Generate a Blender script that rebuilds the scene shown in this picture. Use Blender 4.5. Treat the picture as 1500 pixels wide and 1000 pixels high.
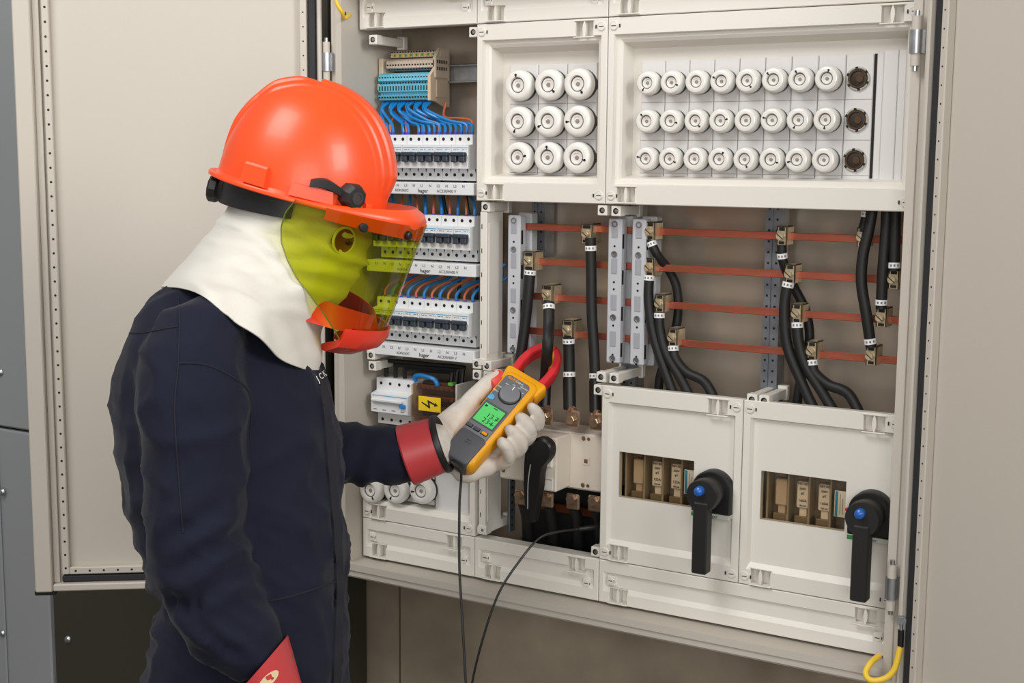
import bpy, bmesh, math, random
from mathutils import Vector, Matrix, noise
for o in list(bpy.data.objects): bpy.data.objects.remove(o)
random.seed(7)
SC = bpy.context.scene
COL = SC.collection
Z0 = 1.5                                   # cabinet reference line (bottom of the upper covers) above the floor
V = Vector
# ------------------------------------------------------------------ camera
CAMP = V((1.48981, -1.97173, 0.06991))     # relative to the cabinet reference line
YAW, PITCH, ROLL, FPX = 0.533564, 0.134609, 0.008107, 1955.7
fw = V((-math.sin(YAW)*math.cos(PITCH), math.cos(YAW)*math.cos(PITCH), -math.sin(PITCH)))
rt0 = V((math.cos(YAW), math.sin(YAW), 0)); up0 = rt0.cross(fw)
rt = rt0*math.cos(ROLL) + up0*math.sin(ROLL); up = -rt0*math.sin(ROLL) + up0*math.cos(ROLL)
cd = bpy.data.cameras.new('camera'); cam = bpy.data.objects.new('camera', cd); COL.objects.link(cam)
cd.sensor_width = 36.0; cd.lens = FPX*36.0/1500.0; cd.clip_start = 0.05; cd.clip_end = 50
cam.matrix_world = Matrix(((rt.x, up.x, -fw.x, CAMP.x), (rt.y, up.y, -fw.y, CAMP.y), (rt.z, up.z, -fw.z, CAMP.z+Z0), (0, 0, 0, 1)))
SC.camera = cam
# ------------------------------------------------------------------ world, lamps, exposure
w = bpy.data.worlds.new('world'); SC.world = w; w.use_nodes = True
w.node_tree.nodes['Background'].inputs[0].default_value = (1.0, 0.975, 0.945, 1)
w.node_tree.nodes['Background'].inputs[1].default_value = 0.29
SC.view_settings.view_transform = 'Standard'; SC.view_settings.look = 'None'
SC.view_settings.gamma = 1.0; SC.view_settings.use_curve_mapping = False
SC.view_settings.exposure = 0.0
def area(name, loc, target, sx, sy, power, col):
    d = bpy.data.lights.new(name, 'AREA'); d.shape = 'RECTANGLE'; d.size = sx; d.size_y = sy
    d.energy = power; d.color = col
    o = bpy.data.objects.new(name, d); COL.objects.link(o); o.location = loc
    o.rotation_euler = (V(target)-V(loc)).to_track_quat('-Z', 'Y').to_euler()
    return o
area('softbox_and_fill', (0.0, -1.85, 3.3), (0.35, -0.1, 1.3), 1.2, 1.2, 43, (1.0, 0.985, 0.965))
area('softbox_and_fill', (2.9, -0.95, 2.45), (0.4, -0.2, 1.4), 1.0, 1.0, 46, (1.0, 0.985, 0.965))
area('softbox_and_fill', (2.1, -2.9, 1.75), (0.75, 0.0, 0.95), 1.7, 1.3, 34, (1.0, 0.985, 0.965))  # fill lamp added behind the camera to brighten the lower covers

# ------------------------------------------------------------------ pixel helpers used to survey the photograph
def ray(px, py): return fw + rt*((px-750)/FPX) - up*((py-500)/FPX)
def at(px, py, y=0.0):
    d = ray(px, py); return CAMP + d*((y-CAMP.y)/d.y)
def dp(px, py, dep): return CAMP + ray(px, py)*dep
# ------------------------------------------------------------------ materials
def lin(c):
    c = c/255.0
    return c/12.92 if c <= 0.04045 else ((c+0.055)/1.055)**2.4
MATS = {}
def mat(name, rgb, rough=0.5, metal=0.0, bump=0.0, bscale=200.0, var=0.0, vscale=8.0, rgb2=None, spec=0.5, coat=0.0, sheen=0.0, emit=0.0, stretch=None):
    if name in MATS: return MATS[name]
    m = bpy.data.materials.new(name); m.use_nodes = True; MATS[name] = m
    nt = m.node_tree; b = nt.nodes['Principled BSDF']
    c = tuple(lin(x) for x in rgb)+(1,)
    b.inputs['Base Color'].default_value = c; b.inputs['Roughness'].default_value = rough
    b.inputs['Metallic'].default_value = metal; b.inputs['Specular IOR Level'].default_value = spec
    b.inputs['Coat Weight'].default_value = coat
    if sheen: b.inputs['Sheen Weight'].default_value = sheen; b.inputs['Sheen Roughness'].default_value = 0.4
    if emit: b.inputs['Emission Color'].default_value = c; b.inputs['Emission Strength'].default_value = emit
    tc = None
    def coord():
        t = nt.nodes.new('ShaderNodeTexCoord')
        if stretch:
            mp = nt.nodes.new('ShaderNodeMapping'); mp.inputs['Scale'].default_value = stretch
            nt.links.new(t.outputs['Object'], mp.inputs['Vector']); return mp.outputs['Vector']
        return t.outputs['Object']
    if var or rgb2:
        tc = coord(); n = nt.nodes.new('ShaderNodeTexNoise'); n.inputs['Scale'].default_value = vscale; n.inputs['Detail'].default_value = 5
        nt.links.new(tc, n.inputs['Vector'])
        r = nt.nodes.new('ShaderNodeValToRGB'); r.color_ramp.elements[0].position = 0.32; r.color_ramp.elements[1].position = 0.7
        c2 = tuple(lin(x) for x in rgb2)+(1,) if rgb2 else tuple(min(1, x*(1-var)) for x in c[:3])+(1,)
        r.color_ramp.elements[0].color = c2; r.color_ramp.elements[1].color = c
        nt.links.new(n.outputs['Fac'], r.inputs['Fac']); nt.links.new(r.outputs['Color'], b.inputs['Base Color'])
    if bump:
        tc = tc or coord(); n = nt.nodes.new('ShaderNodeTexNoise'); n.inputs['Scale'].default_value = bscale; n.inputs['Detail'].default_value = 3
        nt.links.new(tc, n.inputs['Vector'])
        bp = nt.nodes.new('ShaderNodeBump'); bp.inputs['Strength'].default_value = bump; bp.inputs['Distance'].default_value = 0.002
        nt.links.new(n.outputs['Fac'], bp.inputs['Height']); nt.links.new(bp.outputs['Normal'], b.inputs['Normal'])
    return m
def clear_mat(name, rgb, rough=0.05, gloss=0.08):
    if name in MATS: return MATS[name]
    m = bpy.data.materials.new(name); m.use_nodes = True; MATS[name] = m
    nt = m.node_tree; nt.nodes.remove(nt.nodes['Principled BSDF'])
    t = nt.nodes.new('ShaderNodeBsdfTransparent'); t.inputs['Color'].default_value = tuple(lin(x) for x in rgb)+(1,)
    g = nt.nodes.new('ShaderNodeBsdfGlossy'); g.inputs['Roughness'].default_value = rough
    lw = nt.nodes.new('ShaderNodeLayerWeight'); lw.inputs['Blend'].default_value = .5
    pw_ = nt.nodes.new('ShaderNodeMath'); pw_.operation = 'POWER'; pw_.inputs[1].default_value = 5.0
    fr = nt.nodes.new('ShaderNodeMath'); fr.operation = 'MULTIPLY_ADD'; fr.inputs[1].default_value = .9; fr.inputs[2].default_value = .05
    nt.links.new(lw.outputs['Facing'], pw_.inputs[0]); nt.links.new(pw_.outputs[0], fr.inputs[0])
    mx = nt.nodes.new('ShaderNodeMixShader')
    ml = nt.nodes.new('ShaderNodeMath'); ml.operation = 'MULTIPLY'; ml.inputs[1].default_value = gloss/0.08
    nt.links.new(fr.outputs[0], ml.inputs[0]); nt.links.new(ml.outputs[0], mx.inputs[0])
    nt.links.new(t.outputs[0], mx.inputs[1]); nt.links.new(g.outputs[0], mx.inputs[2])
    nt.links.new(mx.outputs[0], nt.nodes['Material Output'].inputs['Surface'])
    return m
IVORY = mat('ivory_plastic', (225, 221, 212), 0.42, bump=0.05, bscale=300)
MODUL = mat('module_plastic', (216, 214, 212), 0.4)
PORC = mat('porcelain', (232, 230, 224), 0.16, coat=0.3)
STEELP = mat('painted_steel_beige', (195, 188, 177), 0.5, bump=0.06, bscale=500)
GREYP = mat('painted_steel_grey', (150, 153, 156), 0.5, bump=0.06, bscale=400)
SHADEP = mat('painted_steel_shaded', (56, 55, 44), 0.5, bump=0.06, bscale=400)  # grey steel with the open left door's shadow put into the colour
BLACK = mat('black_plastic', (24, 24, 25), 0.42)
RUBBER = mat('black_rubber', (22, 22, 23), 0.55, bump=0.1, bscale=150)
GASKET = mat('gasket_foam', (38, 38, 42), 0.7)
DARK = mat('dark_hole', (14, 12, 11), 0.7)
ZINC = mat('zinc_steel', (185, 188, 192), 0.35, metal=0.9, var=0.25, vscale=60)
GALV = mat('galvanised', (150, 155, 162), 0.45, metal=0.7, var=0.3, vscale=40)
BRASS = mat('brass', (216, 198, 162), 0.30, metal=0.5, var=0.35, vscale=90)
LUG = mat('tinned_lug', (190, 162, 136), 0.3, metal=0.75, var=0.4, vscale=80)
COPPER = mat('copper', (196, 108, 84), 0.34, metal=0.65, var=0.25, vscale=14, stretch=(1, 6, 6))
HOLDER = mat('holder_plastic', (190, 192, 197), 0.45)
WHITE = mat('white_tag', (238, 238, 236), 0.5)
BREAK = mat('breaker_white', (224, 226, 228), 0.4)
TOGGLE = mat('toggle_slate', (52, 60, 72), 0.4)
STRIPEB = mat('stripe_blue', (60, 150, 190), 0.4)
INK = mat('ink', (40, 40, 42), 0.6)
INKG = mat('ink_grey', (120, 120, 122), 0.6)
BLUEW = mat('blue_wire', (22, 122, 190), 0.35)
BROWNW = mat('brown_wire', (196, 104, 70), 0.4)
BLACKW = mat('black_wire', (26, 26, 28), 0.4)
FERR = mat('ferrule_blue', (45, 70, 180), 0.4)
TERMB = mat('terminal_blue', (110, 190, 214), 0.45)
TERMG = mat('terminal_beige', (214, 196, 178), 0.5)
TERMY = mat('terminal_green', (96, 160, 40), 0.45)
TERMYY = mat('terminal_yellow', (222, 200, 60), 0.45)
SKIRT = mat('terminal_end', (206, 188, 164), 0.5)
YELLOW = mat('earth_yellow', (240, 200, 60), 0.4)
GREEN = mat('earth_green', (90, 170, 70), 0.4)
CONC = mat('concrete', (168, 155, 136), 0.85, bump=0.5, bscale=30, rgb2=(126, 114, 98), vscale=5)
FLOORM = mat('floor_screed', (120, 112, 100), 0.7, bump=0.2, bscale=40, var=0.25, vscale=4)
# ------------------------------------------------------------------ mesh builder
class MB:
    def __init__(s): s.v = []; s.f = []; s.mi = []; s.m = 0
    def face(s, idx): s.f.append(tuple(idx)); s.mi.append(s.m)
    def add(s, vs, fs):
        o = len(s.v); s.v += [tuple(x) for x in vs]
        for f in fs: s.face([o+i for i in f])
        return s
    def box(s, x0, x1, y0, y1, z0, z1, b=0.0, M=None, seg=1):
        bm = bmesh.new(); bmesh.ops.create_cube(bm, size=1.0)
        for q in bm.verts: q.co = V(((x0+x1)/2+q.co.x*(x1-x0), (y0+y1)/2+q.co.y*(y1-y0), (z0+z1)/2+q.co.z*(z1-z0)))
        if b > 0: bmesh.ops.bevel(bm, geom=list(bm.edges), offset=min(b, .45*abs(x1-x0), .45*abs(y1-y0), .45*abs(z1-z0)), segments=seg, profile=.5, affect='EDGES', clamp_overlap=True)
        vs = [(M @ q.co) if M else q.co.copy() for q in bm.verts]; bm.verts.index_update()
        fs = [[q.index for q in f.verts] for f in bm.faces]; bm.free()
        return s.add(vs, fs)
    def rings(s, R, close0=False, close1=False, loop=True):
        n = len(R[0]); o = len(s.v)
        for r in R: s.v += [tuple(p) for p in r]
        for i in range(len(R)-1):
            for j in range(n if loop else n-1):
                k = (j+1) % n
                s.face((o+i*n+j, o+i*n+k, o+(i+1)*n+k, o+(i+1)*n+j))
        if close0: s.face([o+j for j in range(n)][::-1])
        if close1: s.face([o+(len(R)-1)*n+j for j in range(n)])
        return s
    def lathe(s, prof, org, axis, n=24, close0=True, close1=True, ph=0.0):
        a = V(axis).normalized(); t = V((0, 0, 1)) if abs(a.z) < .9 else V((1, 0, 0))
        e1 = a.cross(t).normalized(); e2 = a.cross(e1); O = V(org)
        R = [[O+a*h+(e1*math.cos(2*math.pi*j/n+ph)+e2*math.sin(2*math.pi*j/n+ph))*max(r, 1e-5) for j in range(n)] for r, h in prof]
        return s.rings(R, close0, close1)
    def cyl(s, p0, p1, r, n=16, r1=None):
        p0, p1 = V(p0), V(p1); L = (p1-p0).length
        return s.lathe([(r, 0), (r if r1 is None else r1, L)], p0, p1-p0, n)
    def tube(s, pts, r, n=8, sub=6, caps=True, flat=None):
        P = spline(pts, sub) if sub > 1 else [V(p) for p in pts]
        m = len(P); R = []
        up_ = None
        for i, p in enumerate(P):
            t = (P[min(i+1, m-1)]-P[max(i-1, 0)])
            if t.length < 1e-9: t = V((0, 0, 1))
            t.normalize()
            if up_ is None: up_ = t.orthogonal().normalized()
            up_ = (up_-t*up_.dot(t)).normalized(); e2 = t.cross(up_)
            rr = r if not isinstance(r, (list, tuple)) else r[0]+(r[-1]-r[0])*i/(m-1)
            R.append([p+(up_*math.cos(2*math.pi*j/n)+e2*math.sin(2*math.pi*j/n))*rr for j in range(n)])
        return s.rings(R, caps, caps)
    def prism(s, poly, vec):
        n = len(poly); a = [V(p) for p in poly]; b = [p+V(vec) for p in a]
        return s.rings([a, b], True, True)
    def build(s, name, m, parent=None, smooth=35, M=None):
        me = bpy.data.meshes.new(name)
        vs = s.v if M is None else [tuple(M @ V(p)) for p in s.v]
        me.from_pydata(vs, [], s.f)
        ms = m if isinstance(m, (list, tuple)) else [m]
        for q in ms: me.materials.append(q)
        if len(ms) > 1: me.polygons.foreach_set('material_index', s.mi)
        bm = bmesh.new(); bm.from_mesh(me); bmesh.ops.recalc_face_normals(bm, faces=bm.faces); bm.to_mesh(me); bm.free()
        if smooth:
            me.polygons.foreach_set('use_smooth', [True]*len(me.polygons)); me.set_sharp_from_angle(angle=math.radians(smooth))
        return link(name, me, parent)
def link(name, me, parent=None):
    o = bpy.data.objects.new(name, me); COL.objects.link(o)
    if parent: o.parent = parent
    return o
def spline(pts, sub=6):
    P = [V(p) for p in pts]; out = []; n = len(P)
    if n == 2: return [P[0].lerp(P[1], i/sub) for i in range(sub+1)]
    for i in range(n-1):
        p0, p1, p2, p3 = P[max(i-1, 0)], P[i], P[i+1], P[min(i+2, n-1)]
        for k in range(sub):
            t = k/sub; out.append(.5*((2*p1)+(p2-p0)*t+(2*p0-5*p1+4*p2-p3)*t*t+(3*p1-p0-3*p2+p3)*t**3))
    out.append(P[-1]); return out
TOP = []
def tag(o, label, cat, group=None, kind=None):
    o['label'] = label; o['category'] = cat
    if group: o['group'] = group
    if kind: o['kind'] = kind
    TOP.append(o); return o
def thing(name, label, cat, group=None):
    o = bpy.data.objects.new(name, None); o.empty_display_size = .02; COL.objects.link(o)
    return tag(o, label, cat, group)
def struct(o):
    o['kind'] = 'structure'; TOP.append(o); return o
def kids(o): return [c for c in bpy.data.objects if c.parent == o]
def copy_tree(o, parent=None, tree=None):
    tree = tree or {}
    c = o.copy(); COL.objects.link(c); c.parent = parent
    for ch in o.children: copy_tree(ch, c)
    return c
def lettering(txt, size, M, m, parent, name='lettering', align='CENTER', ext=0.0003):
    cu = bpy.data.curves.new(name, 'FONT'); cu.body = txt; cu.size = size; cu.align_x = align; cu.align_y = 'CENTER'; cu.extrude = ext; cu.resolution_u = 2
    t = bpy.data.objects.new(name, cu); COL.objects.link(t)
    dg = bpy.context.evaluated_depsgraph_get(); dg.update()
    me = bpy.data.meshes.new_from_object(t.evaluated_get(dg)); bpy.data.objects.remove(t); bpy.data.curves.remove(cu)
    me.transform(M); me.materials.clear(); me.materials.append(m)
    return link(name, me, parent)
def face_front(x, y, z): return Matrix.Translation((x, y, z)) @ Matrix.Rotation(math.pi/2, 4, 'X')   # text standing upright, facing -y
ORD = ['first', 'second', 'third', 'fourth', 'fifth', 'sixth', 'seventh', 'eighth', 'ninth', 'tenth', 'eleventh', 'twelfth', 'thirteenth', 'fourteenth', 'fifteenth', 'sixteenth', 'seventeenth', 'eighteenth']
def rect(x0, x1, z0, z1, y): return [V((x0, y, z0)), V((x1, y, z0)), V((x1, y, z1)), V((x0, y, z1))]
# ================================================================== room
mb = MB(); mb.box(-3.0, 4.2, -4.2, .30, -1.60, -1.5); struct(mb.build('floor', FLOORM))
mb = MB(); mb.box(-3.0, 4.2, .175, .30, -1.5, 1.6)
wall = struct(mb.build('wall_back', CONC))
for px in (586,):
    x_ = at(px, 930, .175).x; mb = MB(); mb.box(x_-.0016, x_+.0016, .1738, .1752, -1.5, -.70); mb.build('formwork_joint', mat('joint_dark', (92, 82, 68), .9), wall)
# ================================================================== distribution cabinet
cab = thing('distribution_cabinet', 'wide beige wall-mounted electrical distribution cabinet with both doors open', 'cabinet')
mb = MB()
def rr(d, y, zb=0.0): return rect(-.004-d, 1.004+d, -.679-d+zb, .379+d-zb, y)
mb.rings([rr(0, .14), rr(0, -.022), rr(-.004, -.048), rr(-.004, -.052), rr(.0085, -.052), rr(.010, -.049), rr(.020, -.049), rr(.0235, -.046), rr(.0235, .172)])
body = mb.build('body', STEELP, cab, smooth=20)
mb = MB(); mb.add(rect(-.03, 1.03, -.70, .40, .141)+rect(-.03, 1.03, -.70, .40, .170), [(0, 1, 2, 3), (4, 5, 6, 7), (0, 1, 5, 4), (1, 2, 6, 5), (2, 3, 7, 6), (3, 0, 4, 7)])
BACKP = mat('back_plate_paint', (184, 170, 153), 0.30, metal=0.45, bump=0.03, bscale=300)
mb.build('back_plate', BACKP, cab)
# doors, built in (a along the door from the hinge, n out of the inner face, z)
def door(H, dirv, nrm, label):
    a = V((dirv[0], dirv[1], 0)).normalized(); n = V((nrm[0], nrm[1], 0)).normalized()
    M = Matrix(((a.x, n.x, 0, H[0]), (a.y, n.y, 0, H[1]), (0, 0, 1, 0), (0, 0, 0, 1)))
    W, zb, zt = .526, -.715, .415
    mb = MB(); mb.box(0, W, -.004, 0, zb, zt)
    mb.box(W-.030, W, 0, .026, zb, zt, .002); mb.box(.0, W-.030, 0, .022, zb, zb+.013, .002); mb.box(.0, W-.03, 0, .022, zt-.013, zt, .002)
    mb.box(.0, .008, 0, .018, zb, zt, .002); mb.box(W-.041, W-.0302, 0, .010, zb+.0132, zt-.0132, .001)
    d = mb.build('door', STEELP, cab, M=M); d['label'] = label
    g = MB(); g.box(.010, .024, 0, .012, zb+.014, zt-.014, .002); g.box(.024, W-.045, 0, .012, zb+.014, zb+.026, .002); g.box(.024, W-.045, 0, .012, zt-.026, zt-.014, .002)
    g.build('gasket', GASKET, d, M=M)
    # perforated strip frame
    s = MB(); x0, x1, q0, q1 = .026, W-.046, zb+.029, zt-.029
    for bx in ((x0, x0+.013, q0, q1), (x1-.013, x1, q0, q1), (x0+.0131, x1-.0131, q0, q0+.013), (x0+.0131, x1-.0131, q1-.013, q1)): s.box(bx[0], bx[1], 0, .014, bx[2], bx[3], .0015)
    s.m = 1
    k = 0
    z = q0+.012
    while z < q1-.005:
        for xx, hr in ((x0+.0065, .0014), (x1-.0065, .0022)): s.lathe([(hr, 0), (hr, .0005)], (xx, .0137, z), (0, 1, 0), 8)
        z += .025
    x = x0+.03
    while x < x1-.01:
        s.lathe([(.0022, 0), (.0022, .0005)], (x, .0137, q0+.0065), (0, 1, 0), 8); x += .025
    s.build('perforated_strip', [STEELP, DARK], d, M=M)
    c = MB(); c.box(W-.034, W+.004, -.006, .016, zb-.009, zb+.001, .002); c.build('edge_cap', BLACK, d, M=M)
    return d, M
HL = (-.040, -.056); HR = (1.034, -.058)
dl, ML = door(HL, (-.7975, -.603), (.603, -.7975), 'left cabinet door swung open, beige inner face')
dr, MR = door(HR, (.80, -.60), (-.60, -.80), 'right cabinet door swung open, beige inner face')
def hinge(x, y, z):
    h = MB(); h.cyl((x, y, z-.034), (x, y, z+.034), .0068, 14); h.m = 1
    h.cyl((x, y, z-.017), (x, y, z+.015), .0092, 16); h.box(x-.004, x+.012, y+.002, y+.006, z-.017, z+.015); h.cyl((x, y, z-.041), (x, y, z-.034), .0035, 10); h.cyl((x, y, z+.034), (x, y, z+.041), .0035, 10)
    return h.build('hinge', [STEELP, ZINC], cab)
hinge(*at(478, 90, -.058)); hinge(*at(1342, 60, -.062)); hinge(*at(1306, 860, -.062)); hinge(-.040, -.058, -.40)
# ------------------------------------------------------------------ grey switch cabinet further left along the wall
gc = thing('steel_cabinet', 'grey painted steel cabinet standing behind the open left door', 'cabinet')
yg = .06
sx = at(78, 930, yg).x; hz = at(20, 628, yg).z
mb = MB(); mb.box(-1.60, -.12, yg+.012, .17, -1.5, 1.0); mb.build('carcass', SHADEP, gc)
mb = MB(); mb.box(-1.60, sx-.003, yg-.006, yg+.012, hz+.003, 1.0, .004); mb.build('panel', GREYP, gc)
mb = MB(); mb.box(-1.60, sx-.003, yg-.006, yg+.012, -1.49, hz-.003, .004); mb.build('panel', GREYP, gc)
mb = MB(); mb.box(sx+.004, -.12, yg-.002, yg+.012, -1.49, .9, .004); mb.build('panel', SHADEP, gc)
sv = at(8, 800, yg).x
mb = MB(); mb.box(-1.60, sv, yg-.012, yg-.0062, -1.45, hz-.05, .002); mb.build('cover_plate', GREYP, gc)
scr = MB(); scr.lathe([(.009, 0), (.009, .002), (.006, .006), (0, .007)], (0, 0, 0), (0, -1, 0), 16); scr.box(-.0045, .0045, -.0076, -.0066, -.001, .001); scr.box(-.001, .001, -.0076, -.0066, -.0045, .0045)
so = None
for px, py, yy in ((4, 720, yg-.012), (4, 927, yg-.012), (1, 545, yg-.006), (100, 936, yg-.002)):
    p = at(px, py, yy)
    if so is None: so = scr.build('screw', ZINC, gc)
    else: so = link('screw', so.data, gc)
    so.location = p
# ------------------------------------------------------------------ cover panels
SCREW = None
def sub_mesh(key, fn, cache={}):
    if key not in cache: cache[key] = fn()
    return cache[key]
def m_screw():
    s = MB(); s.lathe([(.0078, .0015), (.0078, 0), (.0070, -.0008), (.0067, -.0002), (.0062, -.0002), (.0060, -.0012), (0, -.0012)], (0, 0, 0), (0, 1, 0), 20)
    s.m = 1; s.box(-.0042, .0042, -.0016, -.0011, -.0006, .0006); s.box(.0092, .0112, -.0006, .001, -.0028, .0028)
    o = s.build('screw', [IVORY, INK], None); me = o.data; bpy.data.objects.remove(o); return me
def m_screw2():                     # square quarter-turn fastener
    s = MB(); s.box(-.0075, .0075, -.003, .004, -.0085, .0085, .0012); s.lathe([(.0058, 0), (.0056, .0012), (0, .0012)], (0, -.003, 0), (0, -1, 0), 18)
    s.m = 1; s.box(-.0036, .0036, -.0047, -.0041, -.0006, .0006); s.box(.0060, .0072, -.0034, -.003, -.002, .002)
    o = s.build('fastener', [IVORY, INK], None); me = o.data; bpy.data.objects.remove(o); return me
def m_pocket():                     # finger pocket with a fin
    s = MB(); w, h, d = .0163, .0123, .0145
    s.box(-w-.002, w+.002, -.004, .001, -h-.0022, -h-.0002, .0006); s.box(-w-.002, w+.002, -.0012, .001, h+.0002, h+.0014, .0003)
    s.rings([[V((-.0015, d, z)), V((-.0028*k-.0004, .000, z)), V((.0028*k+.0004, .000, z)), V((.0015, d, z))] for z, k in ((-h, .1), (-h*.5, .8), (0, 1), (h*.5, .8), (h, .1))], True, True)
    o = s.build('finger_pocket', IVORY, None); me = o.data; bpy.data.objects.remove(o); return me
def put(key, fn, name, par, loc, rot=0):
    o = link(name, sub_mesh(key, fn), par); o.location = loc
    if rot: o.rotation_euler = (0, rot, 0)
    return o
G = .0006
def carve(mb, cut, name, par):
    o = mb.build(name, IVORY, par, smooth=0); bm = bmesh.new(); bm.from_mesh(o.data); bmesh.ops.remove_doubles(bm, verts=bm.verts, dist=1e-6); bmesh.ops.recalc_face_normals(bm, faces=bm.faces); bm.to_mesh(o.data); bm.free()
    k = cut.build('cutter', IVORY); m = o.modifiers.new('cut', 'BOOLEAN'); m.object = k; m.operation = 'DIFFERENCE'; m.solver = 'EXACT'
    dg = bpy.context.evaluated_depsgraph_get(); dg.update(); me = bpy.data.meshes.new_from_object(o.evaluated_get(dg)); o.modifiers.clear(); o.data = me; bpy.data.objects.remove(k)
    me.polygons.foreach_set('use_smooth', [True]*len(me.polygons)); me.set_sharp_from_angle(angle=math.radians(20)); return o
def cover(name, label, x0, x1, z0, z1, kind, hole=None, pockets=('TR', 'BL'), screws='4'):
    c = thing(name, label, 'panel', None)
    x0 += G; x1 -= G; z0 += G; z1 -= G
    def R(l, r, t, b, y): return rect(x0+l, x1-r, z0+b, z1-t, y)
    if kind == 'frame':
        rg = [R(.001, .001, .001, .001, .046), R(0, 0, 0, 0, .0015), R(.0012, .0012, .0012, .0012, 0), R(.011, .011, .027, .031, 0), R(.0125, .0125, .029, .033, .008), R(.019, .019, .034, .038, .009), R(.022, .022, .039, .042, .013), R(.027, .027, .047, .048, .043)]
    elif kind == 'flat':
        rg = [R(.001, .001, .001, .001, .020), R(0, 0, 0, 0, .0015), R(.0012, .0012, .0012, .0012, 0), R(.012, .012, .027, .026, 0), R(.0165, .0165, .030, .036, .0075)]
    elif kind == 'strip':
        rg = [R(.001, .001, .001, .001, .030), R(0, 0, 0, 0, .0015), R(.0012, .0012, .0012, .0012, 0), R(.008, .008, .020, .020, 0), R(.0125, .0125, .0225, .028, .005)]
    elif kind == 'low':
        rg = [R(.001, .001, .001, .001, .038), R(0, 0, 0, 0, .0015), R(.0012, .0012, .0012, .0012, 0), R(.010, .010, .020, .024, 0), R(.016, .016, .026, .034, .010), R(.018, .018, .03, .036, .034)]
    mb = MB(); cut = MB()
    if hole: mb.rings(rg+[rect(hole[0], hole[1], hole[2], hole[3], rg[-1][0].y), rect(hole[0], hole[1], hole[2], hole[3], rg[0][0].y), rg[0]])
    else: mb.rings(rg, True, True)
    for k in pockets:
        X = x1-.042 if k[1] == 'R' else x0+.037
        Z = z1-.0160 if k[0] == 'T' else z0+.0160
        cut.box(X-.0163, X+.0163, -.01, .0145, Z-.0123, Z+.0123)
        put('pocket', m_pocket, 'finger_pocket', c, (X, -.001, Z))
    carve(mb, cut, 'frame' if kind in ('frame', 'low') else 'plate', c)
    if screws == '4':
        for xx, zz, ro in ((x0+.0105, z1-.0135, 0), (x1-.0105, z1-.0135, math.pi), (x0+.0105, z0+.0135, 0), (x1-.0105, z0+.0135, math.pi)):
            put('screw', m_screw, 'screw', c, (xx, -.0006, zz), ro)
    elif screws == '2':
        put('fast', m_screw2, 'fastener', c, (x0+.0225, .003, z0+.040 if z0 < 0 else z0+.038)); put('fast', m_screw2, 'fastener', c, (x1-.0225, .003, z1-.046))
    return c
cover('cover_panel', 'narrow ivory cover strip at the top above the terminal block', 0, .25, .30, .375, 'strip', screws='2')
cover('cover_panel', 'short ivory cover strip above the nine-fuse panel', .25, .50, .30, .375, 'strip', screws='2')
cover('cover_panel', 'long ivory cover strip above the wide fuse panel', .50, 1.0, .30, .375, 'strip', screws='2')
cover('cover_panel', 'square ivory frame cover around the nine-fuse group', .25, .50, 0, .30, 'frame')
cover('cover_panel', 'wide ivory frame cover around the large fuse group', .50, 1.0, 0, .30, 'frame')
H1 = (at(907, 661, .0075).x, at(1017, 675, .0075).x, at(962, 736, .0075).z, at(962, 668, .0075).z)
H2 = (at(1115, 690, .0075).x, at(1240, 705, .0075).x, at(1178, 770, .0075).z, at(1178, 697, .0075).z)
cover('cover_panel', 'ivory cover with clear window and rotary handle, left of the lower pair', .50, .75, -.60, -.30, 'flat', H1)
cover('cover_panel', 'ivory cover with clear window and rotary handle, right of the lower pair', .75, 1.0, -.60, -.30, 'flat', H2)
cover('cover_panel', 'ivory cover below the red-cuffed forearm with three round fuse caps', 0, .25, -.60, -.45, 'low', pockets=('BL', 'TR'))
cover('cover_panel', 'ivory bottom cover strip at the left under the round fuse caps', 0, .25, -.675, -.60, 'strip', screws='2')
cover('cover_panel', 'ivory bottom cover strip under the main switch bay', .25, .50, -.675, -.60, 'strip', screws='2')
cover('cover_panel', 'long ivory bottom cover strip under the two windowed covers', .50, 1.0, -.675, -.60, 'strip', screws='2')
# inner rails between the fields
def upright(x0, x1, y0, y1, z0, z1, label, m=IVORY, slots=True):
    mb = MB(); mb.box(x0, x1, y0, y1, z0, z1, .0015)
    mb.box(x0-.002, x1+.001, y0-.002, y0+.008, z0, z0+.012, .001); mb.box(x0+.004, x1+.0012, y0+.006, y1-.004, z0+.02, z1-.02, .001)
    o = thing('partition', label, 'partition'); mb.build('profile', m, o)
    if slots:
        s = MB(); z = z0+.03
        while z < z1-.01:
            s.box(x0+.0035, x0+.0050, y0-.0004, y0+.001, z, z+.008); z += .042
        s.build('slots', DARK, o)
    return o
upright(.2560, .2700, .004, .060, -.288, -.018, 'ivory partition between the breaker rows and the busbars')
upright(.2560, .2700, .004, .060, -.592, -.470, 'ivory partition beside the black main switch handle')
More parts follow.
